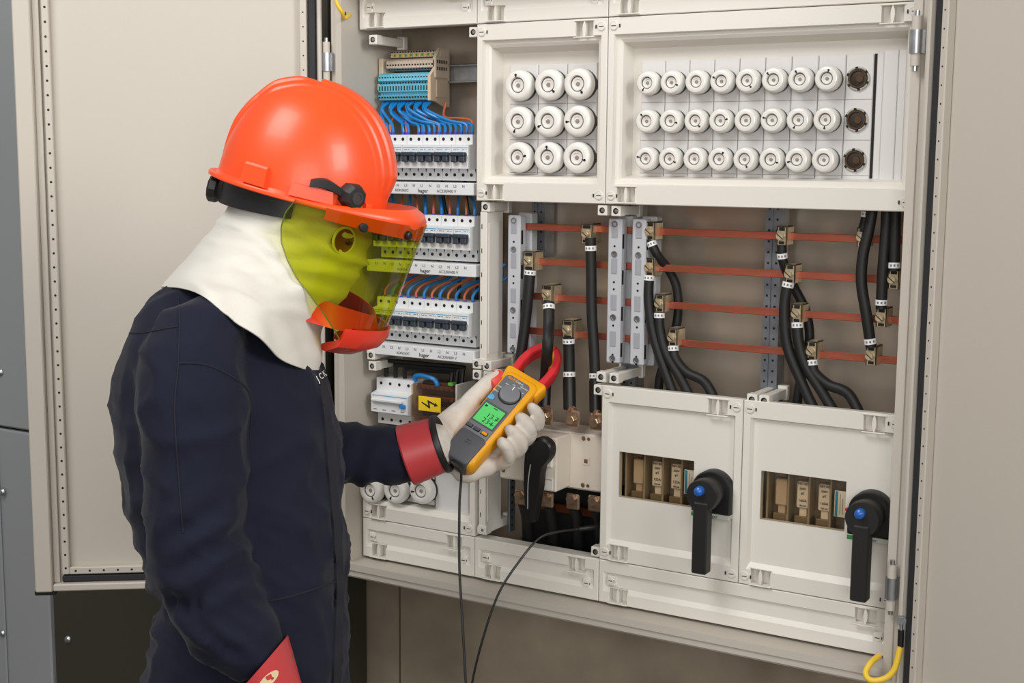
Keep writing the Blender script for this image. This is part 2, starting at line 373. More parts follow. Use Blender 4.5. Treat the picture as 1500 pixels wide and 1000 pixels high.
# ================================================================== fuse modules and caps
def m_cap(R):
    s = MB(); s.m = 1; s.lathe([(R*.80, .010), (R*.965, .010), (R*.965, -.002), (R*.8, -.003)], (0, 0, 0), (0, 1, 0), 28)
    s.m = 0
    s.lathe([(R*.88, -.0022), (R*.975, -.0026), (R, -.006), (R*.99, -.0125), (R*.945, -.0165), (R*.86, -.0190), (R*.70, -.0202), (R*.54, -.0198), (R*.505, -.0185), (R*.49, -.0166), (R*.45, -.0156), (R*.26, -.0146), (0, -.0146)], (0, 0, 0), (0, 1, 0), 36)
    return s.build('fuse_cap_shell', [PORC, BLACK], None)
def m_eye(R):
    s = MB(); s.lathe([(R*.42, -.0150), (R*.40, -.0160), (R*.30, -.0158), (R*.26, -.0140)], (0, 0, 0), (0, 1, 0), 24, False, False)
    s.m = 2; s.lathe([(R*.485, -.0163), (R*.47, -.0171), (R*.435, -.0168), (R*.425, -.0152)], (0, 0, 0), (0, 1, 0), 24, False, False)
    s.m = 1; s.lathe([(R*.15, -.0140), (R*.13, -.0160), (0, -.0162)], (0, 0, 0), (0, 1, 0), 16)
    return s.build('fuse_eye', [PORC, mat('fuse_indicator', (150, 138, 130), .35), mat('cap_groove', (98, 94, 90), .5)], None)
def m_hole(R):
    s = MB(); s.lathe([(R*.085, -.0185), (R*.085, -.0206), (0, -.0206)], (R*.66, 0, 0), (0, 1, 0), 10); s.box(R*.50, R*.64, -.0204, -.0165, -R*.04, R*.04)
    return s.build('test_hole', DARK, None)
PROTO = {}
def proto(key, fn, *a):
    if key not in PROTO:
        o = fn(*a); PROTO[key] = o.data; bpy.data.objects.remove(o)
    return PROTO[key]
def fuse_cap(R, loc, ang, label, group, hole=True):
    t = thing('screw_fuse', label, 'screw fuse', group); t.location = loc; t['fixed'] = 1
    k = f'{R:.4f}'
    b = link('cap', proto('cap'+k, m_cap, R), t)
    link('indicator', proto('eye'+k, m_eye, R), b)
    if hole: h = link('test_hole', proto('hole'+k, m_hole, R), b); h.rotation_euler = (0, ang, 0)
    return t
YM = .034
def module(x0, x1, z0, z1, label, sockets=None, seams=(), group=None, yb=.0425):
    t = thing('fuse_holder', label, 'fuse holder', group)
    s = MB(); s.box(x0+.0005, x1-.0005, YM, yb, z0, z1, .0012); b = s.build('housing', MODUL, t)
    if seams:
        l = MB()
        for z in seams: l.box(x0+.001, x1-.001, YM-.0003, YM+.001, z-.0003, z+.0003)
        l.build('seam', INKG, t)
    return t
xl, xr = at(940, 90, YM).x, at(1281, 79, YM).x
zb, zt = at(1110, 268, YM).z, at(1110, 84, YM).z
pw = (xr-xl)/9
rows = [[(949, 120), (1212, 117)], [(948.5, 177), (1209, 176)], [(946.5, 231.5), (1206, 235)]]
RZ = [(at(*r[0], .016).z+at(*r[1], .016).z)/2 for r in rows]
RN = ['top', 'middle', 'bottom']
GRPW = 'screw caps on the wide fuse panel'
for i in range(8):
    module(xl+i*pw, xl+(i+1)*pw, zb, zt, f'white fuse base column, {ORD[i]} from the left in the wide fuse panel', seams=[(RZ[0]+RZ[1])/2, (RZ[1]+RZ[2])/2, RZ[2]-.023], group='fuse bases of the wide panel')
    for k in range(3):
        x = at((949, 984, 1020.5, 1057, 1094.5, 1133, 1171.5, 1211)[i], 150, .016).x
        fuse_cap(.0193, (x, YM-.006, RZ[k]), random.uniform(0, 6.28), f'white round fuse cap, {RN[k]} row, {ORD[i]} from the left in the wide fuse panel', GRPW, hole=random.random() < .8)
t = module(xl+8*pw, xr, zb, zt, 'white fuse base column with three empty dark sockets at right of wide panel', seams=[(RZ[0]+RZ[1])/2, (RZ[1]+RZ[2])/2, RZ[2]-.023])
for k in range(3):
    x = xl+8.46*pw; s = MB()
    s.lathe([(.0178, 0), (.0178, -.0025), (.0160, -.003), (.0150, -.0026), (.0146, .006), (.0128, .007), (.0125, .0075)], (x, YM, RZ[k]), (0, 1, 0), 28, False, False)
    o = s.build('socket_ring', mat('socket_grey', (160, 158, 150), .35), t)
    s = MB(); s.lathe([(.0146, -.0006), (.0140, -.0008), (0, -.0008)], (x, YM, RZ[k]), (0, 1, 0), 28); s.build('socket_well', mat('socket_dark', (50, 38, 30), .35), o)
    s = MB(); s.cyl((x+.003, YM-.001, RZ[k]), (x+.003, YM-.004, RZ[k]), .0055, 12); s.lathe([(.0142, -.001), (.0138, -.003), (.0118, -.003), (.0114, -.001)], (x, YM, RZ[k]), (0, 1, 0), 28, False, False); s.build('contact', mat('old_brass', (96, 74, 56), .35, metal=.6), o)
    s = MB()
    for q in range(6):
        a = q*math.pi/3+.4; M_ = Matrix.Translation((x, 0, RZ[k])) @ Matrix.Rotation(a, 4, 'Y')
        s.box(.0146, .0176, YM-.0034, YM-.0024, -.002, .002, M=M_)
    s.build('lug', DARK, o)
# filler strips at the right end
for j, (a, b, lab) in enumerate(((.003, .014, 'thin white filler strip right of the empty sockets'), (.0145, .036, 'white blank filler strip in the middle right of the fuse panel'), (.0365, .050, 'white blank filler strip at the far right of fuse panel'))):
    t = thing('filler_strip', lab, 'filler strip'); s = MB(); s.box(xr+a, min(xr+b, .972), YM-(.001 if j else -.004), .0425, zb-.002, zt+(.004 if j else .0), .0012); s.build('strip', MODUL, t)
s = MB(); s.box(xr+.0003, xr+.0028, YM+.003, .0428, zb, zt); tag(s.build('filler_gap', DARK), 'dark narrow gap plate right of the empty fuse sockets', 'gap plate')
# nine-fuse panel
xl2, xr2 = at(747, 96, YM).x, at(875, 91, YM).x
zb2, zt2 = at(810, 262, YM).z, at(810, 93.5, YM).z
pw2 = (xr2-xl2)/3
rows2 = [[(760, 125), (847, 123)], [(760, 179), (846, 176.5)], [(759, 231), (846, 230)]]
RZ2 = [(at(*r[0], .014).z+at(*r[1], .014).z)/2 for r in rows2]
for i in range(3):
    module(xl2+i*pw2, xl2+(i+1)*pw2, zb2, zt2, f'white fuse base column, {ORD[i]} from the left in the nine-fuse panel', seams=[(RZ2[0]+RZ2[1])/2, (RZ2[1]+RZ2[2])/2, RZ2[2]-.026], group='fuse bases of the nine-fuse panel')
    for k in range(3):
        fuse_cap(.0264, (at((760, 804, 847)[i], 178, .016).x, YM-.006, RZ2[k]), random.uniform(0, 6.28), f'large white round fuse cap, {RN[k]} row, {ORD[i]} from the left of nine', 'screw caps on the nine-fuse panel')
# lower left: three caps
for i, px in enumerate((545, 581, 619)):
    p = at(px, 717+i*.5, .004); fuse_cap(.0255, (p.x, .014, p.z), 1.0+i, f'white round fuse cap below the sleeve, {ORD[i]} from the left', 'screw caps under the forearm')
p0, p1 = at(545, 700, .018), at(636, 735, .018)
module(.022, p1.x, -.560, -.487, 'white fuse base behind the caps under the forearm', yb=.0335).location.y = -.014
t = thing('filler_strip', 'plain white blank cover beside the fuse caps under the forearm', 'filler strip'); s = MB(); s.box(p1.x+.002, .225, .018, .0335, -.566, -.487, .0015); s.build('strip', MODUL, t)
# ================================================================== circuit breakers
PITCH_B = .0350
XB = .0205
def m_brk():
    s = MB(); w = PITCH_B-.0005
    prof = [(.074, -.043), (.074, .0375), (.020, .0375), (.020, .0205), (.006, .0185), (.006, -.0215), (.030, -.0225), (.030, -.043)]
    s.prism([(.00025, y, z) for y, z in prof], (w, 0, 0))
    return s.build('breaker_body', BREAK, None, smooth=20)
def m_hole1():
    s = MB(); s.lathe([(.0030, -.0003), (.0030, .001)], (0, 0, 0), (0, 1, 0), 14); return s.build('terminal_hole', DARK, None)
def m_notch():
    s = MB(); s.prism([(-.0015, 0, 0), (.0015, 0, 0), (0, 0, -.0065)], (0, -.0004, 0)); return s.build('notch', DARK, None)
def m_tog():
    s = MB()
    s.box(.0025, .0325, -.0055, .0058, .0000, .0068, .0015)
    for q in (.0035, .0200): s.box(q, q+.0115, -.0042, .0058, -.0105, .0005, .0015)
    return s.build('toggle', TOGGLE, None)
def m_togframe():
    s = MB()
    for q in (.0090, .0262):
        s.rings([[V((q+math.cos(a)*r1*.88, y, -.003+math.sin(a)*r1*1.05)) for a in [2*math.pi*j/20 for j in range(20)]] for r1, y in ((.0098, .0062), (.0098, .0046), (.0086, .0046), (.0084, .0062))])
    s.box(.0155, .0195, .0042, .0062, -.0115, -.001, .0008)
    return s.build('toggle_frame', BREAK, None)
def m_stripe():
    s = MB(); s.box(.0018, .0332, .0056, .0064, .0140, .0150)
    s.m = 1
    for q, w_ in ((.004, .006), (.012, .003), (.0215, .005), (.029, .002)): s.box(q, q+w_, .0056, .0064, .0105, .0116)
    return s.build('stripe', [STRIPEB, INKG], None)
ROWZ = [.0770, -.0655, -.2185]
XBR = [.0205, .0250, .0225]
for k in range(3):
    for i in range(6):
        t = thing('circuit_breaker', f'white double circuit breaker with dark toggles, {ORD[i]} from the left in the {RN[k]} row', 'circuit breaker', f'breakers of the {RN[k]} row')
        t.location = (XBR[k]+i*PITCH_B, 0, ROWZ[k]); t['fixed'] = 1
        b = link('body', proto('brk', m_brk), t)
        
        for q in (.0088, .0262):
            link('terminal_hole', proto('brkh', m_hole1), b).location = (q, .020, .0295); link('terminal_hole', proto('brkh', m_hole1), b).location = (q, .030, -.033); link('notch', proto('ntch', m_notch), b).location = (q+.009, .0299, -.0227)
        link('toggle_frame', proto('togf', m_togframe), b); link('stripe', proto('strp', m_stripe), b)
        link('toggle', proto('tog', m_tog), t)
    # label strip (comb cover) under the row
    t = thing('label_strip', f'white printed label strip under the {RN[k]} breaker row', 'label strip')
    x0, x1, z1 = XBR[k]-.014, XBR[k]+6*PITCH_B+.012, ROWZ[k]-.0465; s = MB()
    s.box(x0, x1, .004, .040, z1-.0215, z1, .001); s.build('carrier', BREAK, t)
    for q in range(12):
        lettering(('L1', 'N', 'L2', 'N', 'L3', 'N')[q % 6], .0068, face_front(XBR[k]+.0088+q*.0175, .0037, z1-.0062), INKG, t)
    for fx, tx, sz in ((.082, 'KDN363C', .0066), (.128, 'hager', .0098), (.178, 'AC230/400 V', .0074)):
        lettering(tx, sz, face_front(XBR[k]+fx-.012, .0037, z1-.0150), INK if tx == 'hager' else INKG, t)
    s = MB(); s.box(XBR[k]-.02, XBR[k]+6*PITCH_B+.012, .0745, .082, ROWZ[k]-.0175, ROWZ[k]+.0175); tag(s.build('din_rail', GALV), f'galvanised mounting rail behind the {RN[k]} breaker row', 'rail')
# ================================================================== terminal block with its rail
tb = thing('terminal_block', 'blue and beige terminal block on a rail above the breakers', 'terminal block')
nT = 18; tx0, tx1 = at(554, 130, .045).x, at(627, 130, .045).x; tp = (tx1-tx0)/nT
zA = at(590, 108, .045).z; zB = at(590, 146, .045).z
def m_term():
    s = MB(); h = zA-zB; w = tp*.88
    s.prism([(0, .10, zA+.006), (0, .054, zA+.002), (0, .047, zA-.002), (0, .045, zA-h*.26), (0, .051, zA-h*.30), (0, .051, zA-h*.38), (0, .046, zA-h*.42), (0, .046, zA-h*.68), (0, .053, zA-h*.72), (0, .053, zA-h*.80), (0, .045, zA-h*.82), (0, .048, zB), (0, .10, zB-.004)], (w, 0, 0))
    s.m = 1
    for f in (.13, .90): s.lathe([(tp*.26, -.0004), (tp*.26, .001)], (w/2, .0462 if f < .5 else .0452, zA-h*f), (0, 1, 0), 8)
    s.box(w*.30, w*.72, .0455, .047, zA-h*.64, zA-h*.46); s.box(w*.2, w*.8, .0505, .052, zA-h*.37, zA-h*.31)
    return s.build('terminal', [TERMB, DARK], None)
def m_termb():
    s = MB(); w = tp*.9
    s.prism([(0, .10, zA+.030), (0, .066, zA+.028), (0, .060, zA+.024), (0, .060, zA+.012), (0, .070, zA+.008), (0, .10, zA+.007)], (w, 0, 0))
    s.m = 1; s.lathe([(tp*.28, -.0004), (tp*.28, .001)], (w/2, .0598, zA+.017), (0, 1, 0), 8); s.box(w*.2, w*.8, .064, .068, zA+.0085, zA+.011)
    return s.build('terminal', [TERMG, DARK], None)
def m_termy(c):
    s = MB(); w = tp*.9
    s.prism([(0, .10, zA+.046), (0, .080, zA+.044), (0, .074, zA+.040), (0, .074, zA+.0315), (0, .10, zA+.0305)], (w, 0, 0))
    s.m = 1; s.box(w*.15, w*.85, .0735, .0745, zA+.033, zA+.0375)
    s.m = 2; s.lathe([(tp*.24, -.0004), (tp*.24, .001)], (w/2, .0735, zA+.041), (0, 1, 0), 8)
    return s.build('terminal', [TERMG, c, DARK], None)
for i in range(nT):
    for key, fn, a in (('tm', m_term, ()), ('tmb', m_termb, ()), ('tmy%d' % (i % 2), m_termy, (TERMY if i % 2 else TERMYY,))):
        o = link('terminal', proto(key, fn, *a), tb); o.location.x = tx0+i*tp+(.008 if key != 'tm' else 0)
h = zA-zB
s = MB(); s.prism([(tx1, y, z) for y, z in ((.044, zA-.004), (.060, zA+.010), (.060, zA+.028), (.074, zA+.046), (.106, zA+.047), (.106, zB-.012), (.085, zB-.012), (.060, zB-.003), (.044, zB-.002))], (.006, 0, 0)); s.box(tx1+.006, tx1+.009, .055, .100, zA-.008, zA+.026, .001); s.box(tx1+.006, tx1+.008, .060, .098, zB+.004, zA-.010, .001)
s.build('end_plate', SKIRT, tb)
s = MB(); s.m = 1
for q in range(6):
    for r_ in range(3): s.box(tx1+.0085 if r_ < 2 else tx1+.0075, tx1+.0093 if r_ < 2 else tx1+.0083, .060+.006*q, .063+.006*q, zA+.018-r_*.012, zA+.024-r_*.012)
s.build('end_slot', [SKIRT, DARK], tb)
s = MB(); s.box(tx0-.010, tx0-.0005, .060, .10, zA-.004, zA+.030, .001); s.box(tx0-.006, tx0-.0005, .050, .10, zA-h*.62, zA-h*.36, .001); s.build('end_bracket', SKIRT, tb)
s = MB(); s.box(.0, .245, .108, .112, at(670, 120, .11).z, at(670, 96, .11).z); s.box(.0, .245, .100, .108, at(670, 98, .11).z, at(670, 95, .11).z, .001); s.box(.0, .245, .100, .108, at(670, 122, .11).z, at(670, 119, .11).z, .001)
tag(s.build('din_rail', ZINC), 'bright steel mounting rail behind the blue terminal block', 'rail')
# ------------------------------------------------------------------ wires
def wire(pts, r, m, label, group, ferr=True, sub=7):
    o = thing('wire', label, 'wire', group)
    s = MB(); s.tube(pts, r, 7, sub); s.build('insulation', m, o)
    if ferr:
        e = V(pts[-1]); d = (e-V(pts[-2])).normalized(); s = MB(); s.cyl(e-d*.002, e+V((0, 0, -.005)), r*1.2, 8); s.build('ferrule', FERR, o)
    return o
WR = .0025
zt1 = ROWZ[0]+.0435
gw = 'blue wires from the terminal block'
for i in range(18):
    x = tx0+(i+.5)*tp; tgt = XBR[0]+.0088+i*.0175*11/17
    tgt = min(tgt, .226)
    if i in (3, 6): tgt += .055
    gp = zB-zt1; jt = math.sin(i*2.7)*.06
    m1 = V((x+.06*(tgt-x), .048-.007*(i % 3), zB-gp*(.34+jt)))
    m2 = V((x+.60*(tgt-x), .040-.008*math.sin(i*1.3), zB-gp*(.70+jt)))
    wire([(x, .058, zB-.004), m1, m2, (tgt-.004*(1 if tgt > x else -1), .034, zt1+.012), (tgt, .032, zt1-.003)], WR*1.15, BLUEW, f'blue wire leaving the terminal block, {ORD[i]} from the left', gw)
gw = 'brown wires above the top breaker row'
for i in range(6):
    tgt = XBR[0]+.0262+i*.035; x = .02+i*.018
    if i == 5: pts = [(.135, .08, zB-.006), (.138, .07, zB-.03), (.18, .055, zB-.034), (.215, .04, zt1+.018), (tgt, .032, zt1-.003)]
    else: pts = [(x+.004, .085, zB-.010), (x, .075, zB-.035), ((x+tgt)/2, .06, zt1+.026), (tgt-.004, .036, zt1+.012), (tgt, .032, zt1-.003)]
    wire(pts, WR*.95, BROWNW, f'brown wire entering the top breaker row, {ORD[i]} from the left', gw)
for k in (1, 2):
    zt_ = ROWZ[k]+.0390; zu = ROWZ[k-1]-.052
    for i in range(12):
        tgt = XBR[k]+.0088+i*.0175
        dx = -.055-.012*math.sin(i*1.9) if k == 1 else .055+.012*math.sin(i*2.3)
        blue = i % 2 == 1
        wire([(tgt+dx, .095, zu+.002), (tgt+dx*.62, .078, zt_+.040+.004*math.sin(i)), (tgt+dx*.16, .046, zt_+.024), (tgt, .034, zt_+.010), (tgt, .034, zt_-.001)], WR*(1.15 if blue else .95), BLUEW if blue else BROWNW,
             f'{"blue" if blue else "brown"} wire above the {RN[k]} breaker row, {ORD[i]} from the left', f'wires above the {RN[k]} breaker row')
for i, (x, y, c, lab) in enumerate(((.228, .10, BLACKW, 'black wire running down behind the right end of the breaker rows'), (.243, .095, BLUEW, 'long blue wire running down right of the breaker rows'), (.236, .11, BLUEW, 'blue wire running down close to the ivory partition'))):
    wire([(x, y, .02), (x+.002, y, -.10), (x, y, -.20), (x-.004, y, -.33), (x-.01, y, -.40)], .0030, c, lab, None, False)
for i in range(3):
    wire([(.10+.05*i, .12, .05), (.11+.05*i, .115, -.02), (.14+.04*i, .12, -.10), (.13+.04*i, .12, -.26)], .0035, BLACKW, f'black wire deep behind the breaker rows, {ORD[i]} from the left', 'black wires behind the breakers', False)
# ================================================================== residual-current breaker and distribution block
rc = thing('residual_current_breaker', 'white four-pole breaker with blue test lever under the printed strips', 'circuit breaker')
p = at(541, 580, .012); q = at(597, 590, .012); x0, x1 = p.x, q.x
zt_, zb_ = at(560, 553, .03).z, at(575, 622, .03).z
s = MB(); zc = (zt_+zb_)/2
prof = [(.08, zb_), (.08, zt_), (.03, zt_), (.03, zc+.020), (.012, zc+.016), (.012, zc-.018), (.034, zc-.024), (.034, zb_)]
s.prism([(x0+.004, y, z) for y, z in prof], (x1-x0-.004, 0, 0)); b = s.build('body', BREAK, rc, smooth=20)
for i in range(4):
    xx = x0+.004+(x1-x0-.004)*(i+.5)/4
    link('terminal_hole', proto('brkh', m_hole1), b).location = (xx, .03, zt_-.010); link('terminal_hole', proto('brkh', m_hole1), b).location = (xx, .034, zb_+.008)
    s = MB(); s.box(xx-.005, xx+.003, .0115, .013, zc-.0135, zc-.0125); s.build('mark', INK, b)
s = MB(); s.box(x0+.008, x1-.010, .004, .0118, zc+.002, zc+.009, .002); s.build('lever_bar', BREAK, rc)
s = MB(); s.box(x1-.016, x1-.004, .0065, .0119, zc-.006, zc+.0015, .001); s.build('test_lever', mat('test_blue', (30, 130, 205), .35), rc)
s = MB(); s.box(x0+.008, x1-.002, .0114, .0122, zc+.0128, zc+.0138); s.build('stripe', STRIPEB, rc)
db = thing('distribution_block', 'smoky clear distribution block with yellow lightning warning sign', 'distribution block')
X0, X1 = x1+.003, at(666, 600, .02).x
SMOKE = clear_mat('smoky_clear', (238, 226, 212), .06, .07)
s = MB(); s.box(X0+.002, X1-.002, .052, .085, zb_-.002, zt_-.002, .002); s.build('base', mat('block_base', (92, 72, 60), .5), db)
for k in range(4):
    zz = zt_-.010-k*.020
    s = MB(); s.box(X0+.003, X1-.003, .038, .051, zz-.004, zz+.004, .001)
    o = s.build('copper_bar', mat('bar_dark', (150, 100, 74), .4, metal=.4), db)
    s = MB()
    for i in range(9): s.cyl((X0+.008+i*(X1-X0-.014)/8, .038, zz), (X0+.008+i*(X1-X0-.014)/8, .035, zz), .0030, 8)
    s.build('bar_screw', mat('bar_screw', (150, 120, 100), .35, metal=.7), o)
s = MB(); s.box(X0, X1, .018, .034, zb_-.002, zt_-.003, .002); s.build('clear_cover', SMOKE, db)
s = MB(); s.box(X1+.001, X1+.004, .020, .085, zb_, zt_+.004, .001); s.build('side_plate', MODUL, db)
p = at(629, 592, .0165)
s = MB(); s.box(p.x-.0245, p.x+.0245, .0163, .0178, p.z-.0135, p.z+.0135, .0015); o = s.build('warning_sign', mat('sign_yellow', (246, 208, 40), .45), db); o['label'] = 'yellow sign with a black lightning arrow'
s = MB(); Y_ = .0160
bolt = [(-.0175, .0015), (-.0165, .0035), (-.002, -.0025), (-.0045, .0065), (-.0030, .0075), (.0125, .0018), (.0118, .0050), (.0190, -.0012), (.0105, -.0035), (.0112, -.0012), (.0005, .0030), (.0022, -.0075), (.0, -.0075)]
s.prism([(p.x+a, Y_, p.z+b) for a, b in bolt], (0, .0004, 0)); s.build('bolt_symbol', INK, o)
for i in range(3):
    xs = x0+.016+i*.021; xe = X0+.012+i*.030; hh = .030-.006*i
    wire([(xs, .045, zt_-.004), (xs, .045, zt_+hh*.8), (xs+.004, .047, zt_+hh), ((xs+X1)/2, .055, zt_+hh), (X1-.012-i*.012, .06, zt_+hh), (X1-.008-i*.012, .06, zt_+hh*.8), (X1-.008-i*.012, .055, zt_-.006)], .0042, BLACKW, f'thick black bridge wire over the four-pole breaker, {["outermost", "middle", "innermost"][i]} of three', 'black bridge wires', False, 5)
wire([(X0-.004, .038, zt_-.002), (X0-.002, .036, zt_+.008), (X0+.012, .036, zt_+.011), (X0+.040, .036, zt_+.006), (X0+.046, .038, zt_-.006)], .0045, BLUEW, 'short thick blue bridge wire on top of the warning block', None, False, 5)
s = MB(); s.box(X1-.022, X1-.012, .030, .045, zt_-.002, zt_+.004, .001); tag(s.build('green_plug', GREEN), 'small green plug on top of the warning block', 'plug')
# ================================================================== busbar system
YB = .052
BZ = [-.0440, -.1040, -.1650, -.2265]
BN = ['uppermost', 'second', 'third', 'lowest']
xbl = at(757, 332, YB).x
for k in range(4):
    s = MB(); s.box(xbl, 1.0, YB, YB+.006, BZ[k]-.0058, BZ[k]+.0058, .0006)
    tag(s.build('busbar', COPPER), f'{BN[k]} of the four horizontal copper busbars', 'busbar', 'copper busbars')
def holder(px, label, wpx=22):
    xx = at(px, 430, .03).x; t = thing('busbar_holder', label, 'busbar holder'); w = .0125
    zt = BZ[0]+.020; zb = BZ[3]-.052+.012
    s = MB(); s.box(xx-w, xx+w, .030, YB-.001, zb, zt, .002); s.box(xx-w+.004, xx+w+.006, YB+.007, YB+.030, zb-.004, zt+.004, .002)
    b = s.build('bar_clamp', HOLDER, t)
    RC = mat('holder_recess', (158, 160, 166), .5)
    for k in range(4):
        z = BZ[k]; r = MB(); r.box(xx-.0055, xx+.0055, .0290, .0302, z-.012, z+.014, .0008); r.build('recess', RC, b)
        for dz in (-.026, -.038): d = MB(); d.lathe([(.0020, -.0003), (.0020, .0008)], (xx, .030, z+dz), (0, 1, 0), 8); d.build('pin_hole', DARK, b)
        d = MB(); d.box(xx+w-.0002, xx+w+.0004, .034, .040, z-.030, z-.006); d.build('side_slot', DARK, b)
    for z in (zt-.009, BZ[1]+.021, BZ[2]-.024, zb+.008):
        s = MB(); s.lathe([(.0055, -.0008), (.0052, -.002), (.0035, -.002), (.0030, -.0005), (0, -.0005)], (xx, .030, z), (0, 1, 0), 14); s.build('screw', ZINC, t)
    return xx
hx = [holder(752, 'light grey busbar holder at the left end of the bars'), holder(899, 'light grey busbar holder, left of the middle pair'), holder(934, 'light grey busbar holder, right of the middle pair')]
def perforated(x, y, z0, z1, label):
    t = thing('perforated_upright', label, 'upright'); s = MB()
    s.box(x, x+.0115, y, y+.003, z0, z1); s.box(x+.0135, x+.025, y, y+.003, z0, z1); s.box(x+.0116, x+.0134, y+.002, y+.030, z0, z1); s.box(x+.025, x+.027, y, y+.035, z0, z1)
    s.build('rail', GALV, t); d = MB(); z = z0+.01
    while z < z1-.006:
        for q in (.006, .0195): d.box(x+q-.0017, x+q+.0017, y-.0004, y+.001, z-.0017, z+.0017)
        z += .0175
    d.build('square_hole', DARK, t)
perforated(at(1118, 440, .085).x, .085, -.345, .02, 'galvanised perforated upright behind the right cable group')
perforated(at(912, 440, .085).x, .085, -.335, .02, 'galvanised perforated upright between the middle busbar holders')
perforated(at(778, 400, .10).x, .10, -.10, .02, 'short galvanised upright behind the upper left busbar')
# support arms of the covers
def arm(x, z, label, L=.11, flip=1):
    t = thing('support_arm', label, 'bracket', 'cover support arms'); s = MB()
    s.box(x-.0085, x+.0085, .003, .022, z-.0085, z+.0085, .001); s.box(x-.0065, x+.0065, .022, L, z-.0075, z+.0075, .001); s.box(x-.0085, x+.0085, L-.012, L, z-.012, z+.012, .001)
    b = s.build('arm', IVORY, t); d = MB(); d.lathe([(.0050, -.0004), (.0050, .001)], (x, .003, z), (0, 1, 0), 12); d.build('screw_hole', DARK, t)
    d = MB(); d.lathe([(.0032, -.0004), (.0028, -.0012), (0, -.0012)], (x+.0012, .003, z), (0, 1, 0), 10); d.build('screw', ZINC, t)
    return t
def armp(px, py, label, L=.11): p = at(px, py, .003); arm(p.x, p.z, label, L)
armp(546, 58, 'ivory support arm with screw hole under the top left strip', .10)
armp(693, 47, 'ivory support arm end beside the nine-fuse cover, top left corner', .08)
armp(711, 303, 'ivory support arm under the nine-fuse cover at its left', .08)
armp(882, 308, 'ivory support arm under the covers, left of the middle pair', .09)
armp(902, 309, 'ivory support arm under the covers, right of the middle pair', .09)
armp(543, 520, 'ivory support arm at left under the printed strip', .10); armp(545, 536, 'ivory support arm at left above the four-pole breaker', .10)
for a, b in ((698, 533), (698, 549)): armp(a, b, f'ivory support arm at the foot of the partition, {"upper" if b < 540 else "lower"} left', .09)
for a, b in ((713, 536), (714, 551)): armp(a, b, f'ivory support arm at the foot of the partition, {"upper" if b < 540 else "lower"} right', .09)
armp(880, 552, 'ivory support arm above the left windowed cover, outer one', .10); armp(899, 554, 'ivory support arm above the left windowed cover, inner one', .11)
armp(876, 571, 'ivory support arm hidden by the left windowed cover corner', .07); armp(872, 808, 'ivory support arm at the lower right of the switch bay', .07)
armp(706, 776, 'ivory support arm at the foot of the lower partition', .10)
p = at(1098, 574, .003); arm(p.x+.004, -.3 + .0005, 'ivory support arm top between the two windowed covers', .10)
arm(p.x+.024, -.3+.0005, 'ivory support arm top above the right windowed cover', .10)
# cable clamps and cables
CL = 0
def clamp(px, py, label, w=.017, h=.030, tilt=0, y=.030):
    p = at(px, py, y); t = thing('cable_clamp', label, 'cable clamp', 'brass cable clamps')
    s = MB(); w2 = w/2
    # stirrup: front plate, side cheeks, top and bottom hooks gripping the bar
    s.box(-w2, w2, .004, .007, -h/2, h/2, .0008); s.box(w2-.003, w2, .004, .036, -h/2, h/2, .0008)
    s.box(-w2, -w2+.003, .004, .030, -h/2, -h*.12, .0008); s.box(-w2, -w2+.003, .004, .030, h*.22, h/2, .0008); s.box(-w2, w2, .004, .034, h/2-.003, h/2, .0008)
    b = s.build('stirrup', BRASS, t)
    s = MB(); s.lathe([(.0062, 0), (.0066, -.002), (.0066, -.005), (.0056, -.0062), (0, -.0062)], (-.0022, .005, -.001), (0, 1, 0), 16); o = s.build('clamp_screw', BRASS, t)
    s = MB(); M_ = Matrix.Translation((-.0022, -.0012, -.001)) @ Matrix.Rotation(.7, 4, 'Y'); s.box(-.0058, .0058, -.0003, .0003, -.0007, .0007, M=M_); s.build('slot', DARK, o)
    s = MB(); s.box(-w2+.004, w2-.004, .0025, .0041, h*.25, h*.42, .0004); s.box(-w2+.004, w2-.004, .0025, .0041, -h*.44, -h*.3, .0004); s.build('hook', DARK, t)
    t.location = p; t.rotation_euler = (0, 0, tilt); t['fixed'] = 1
    return p
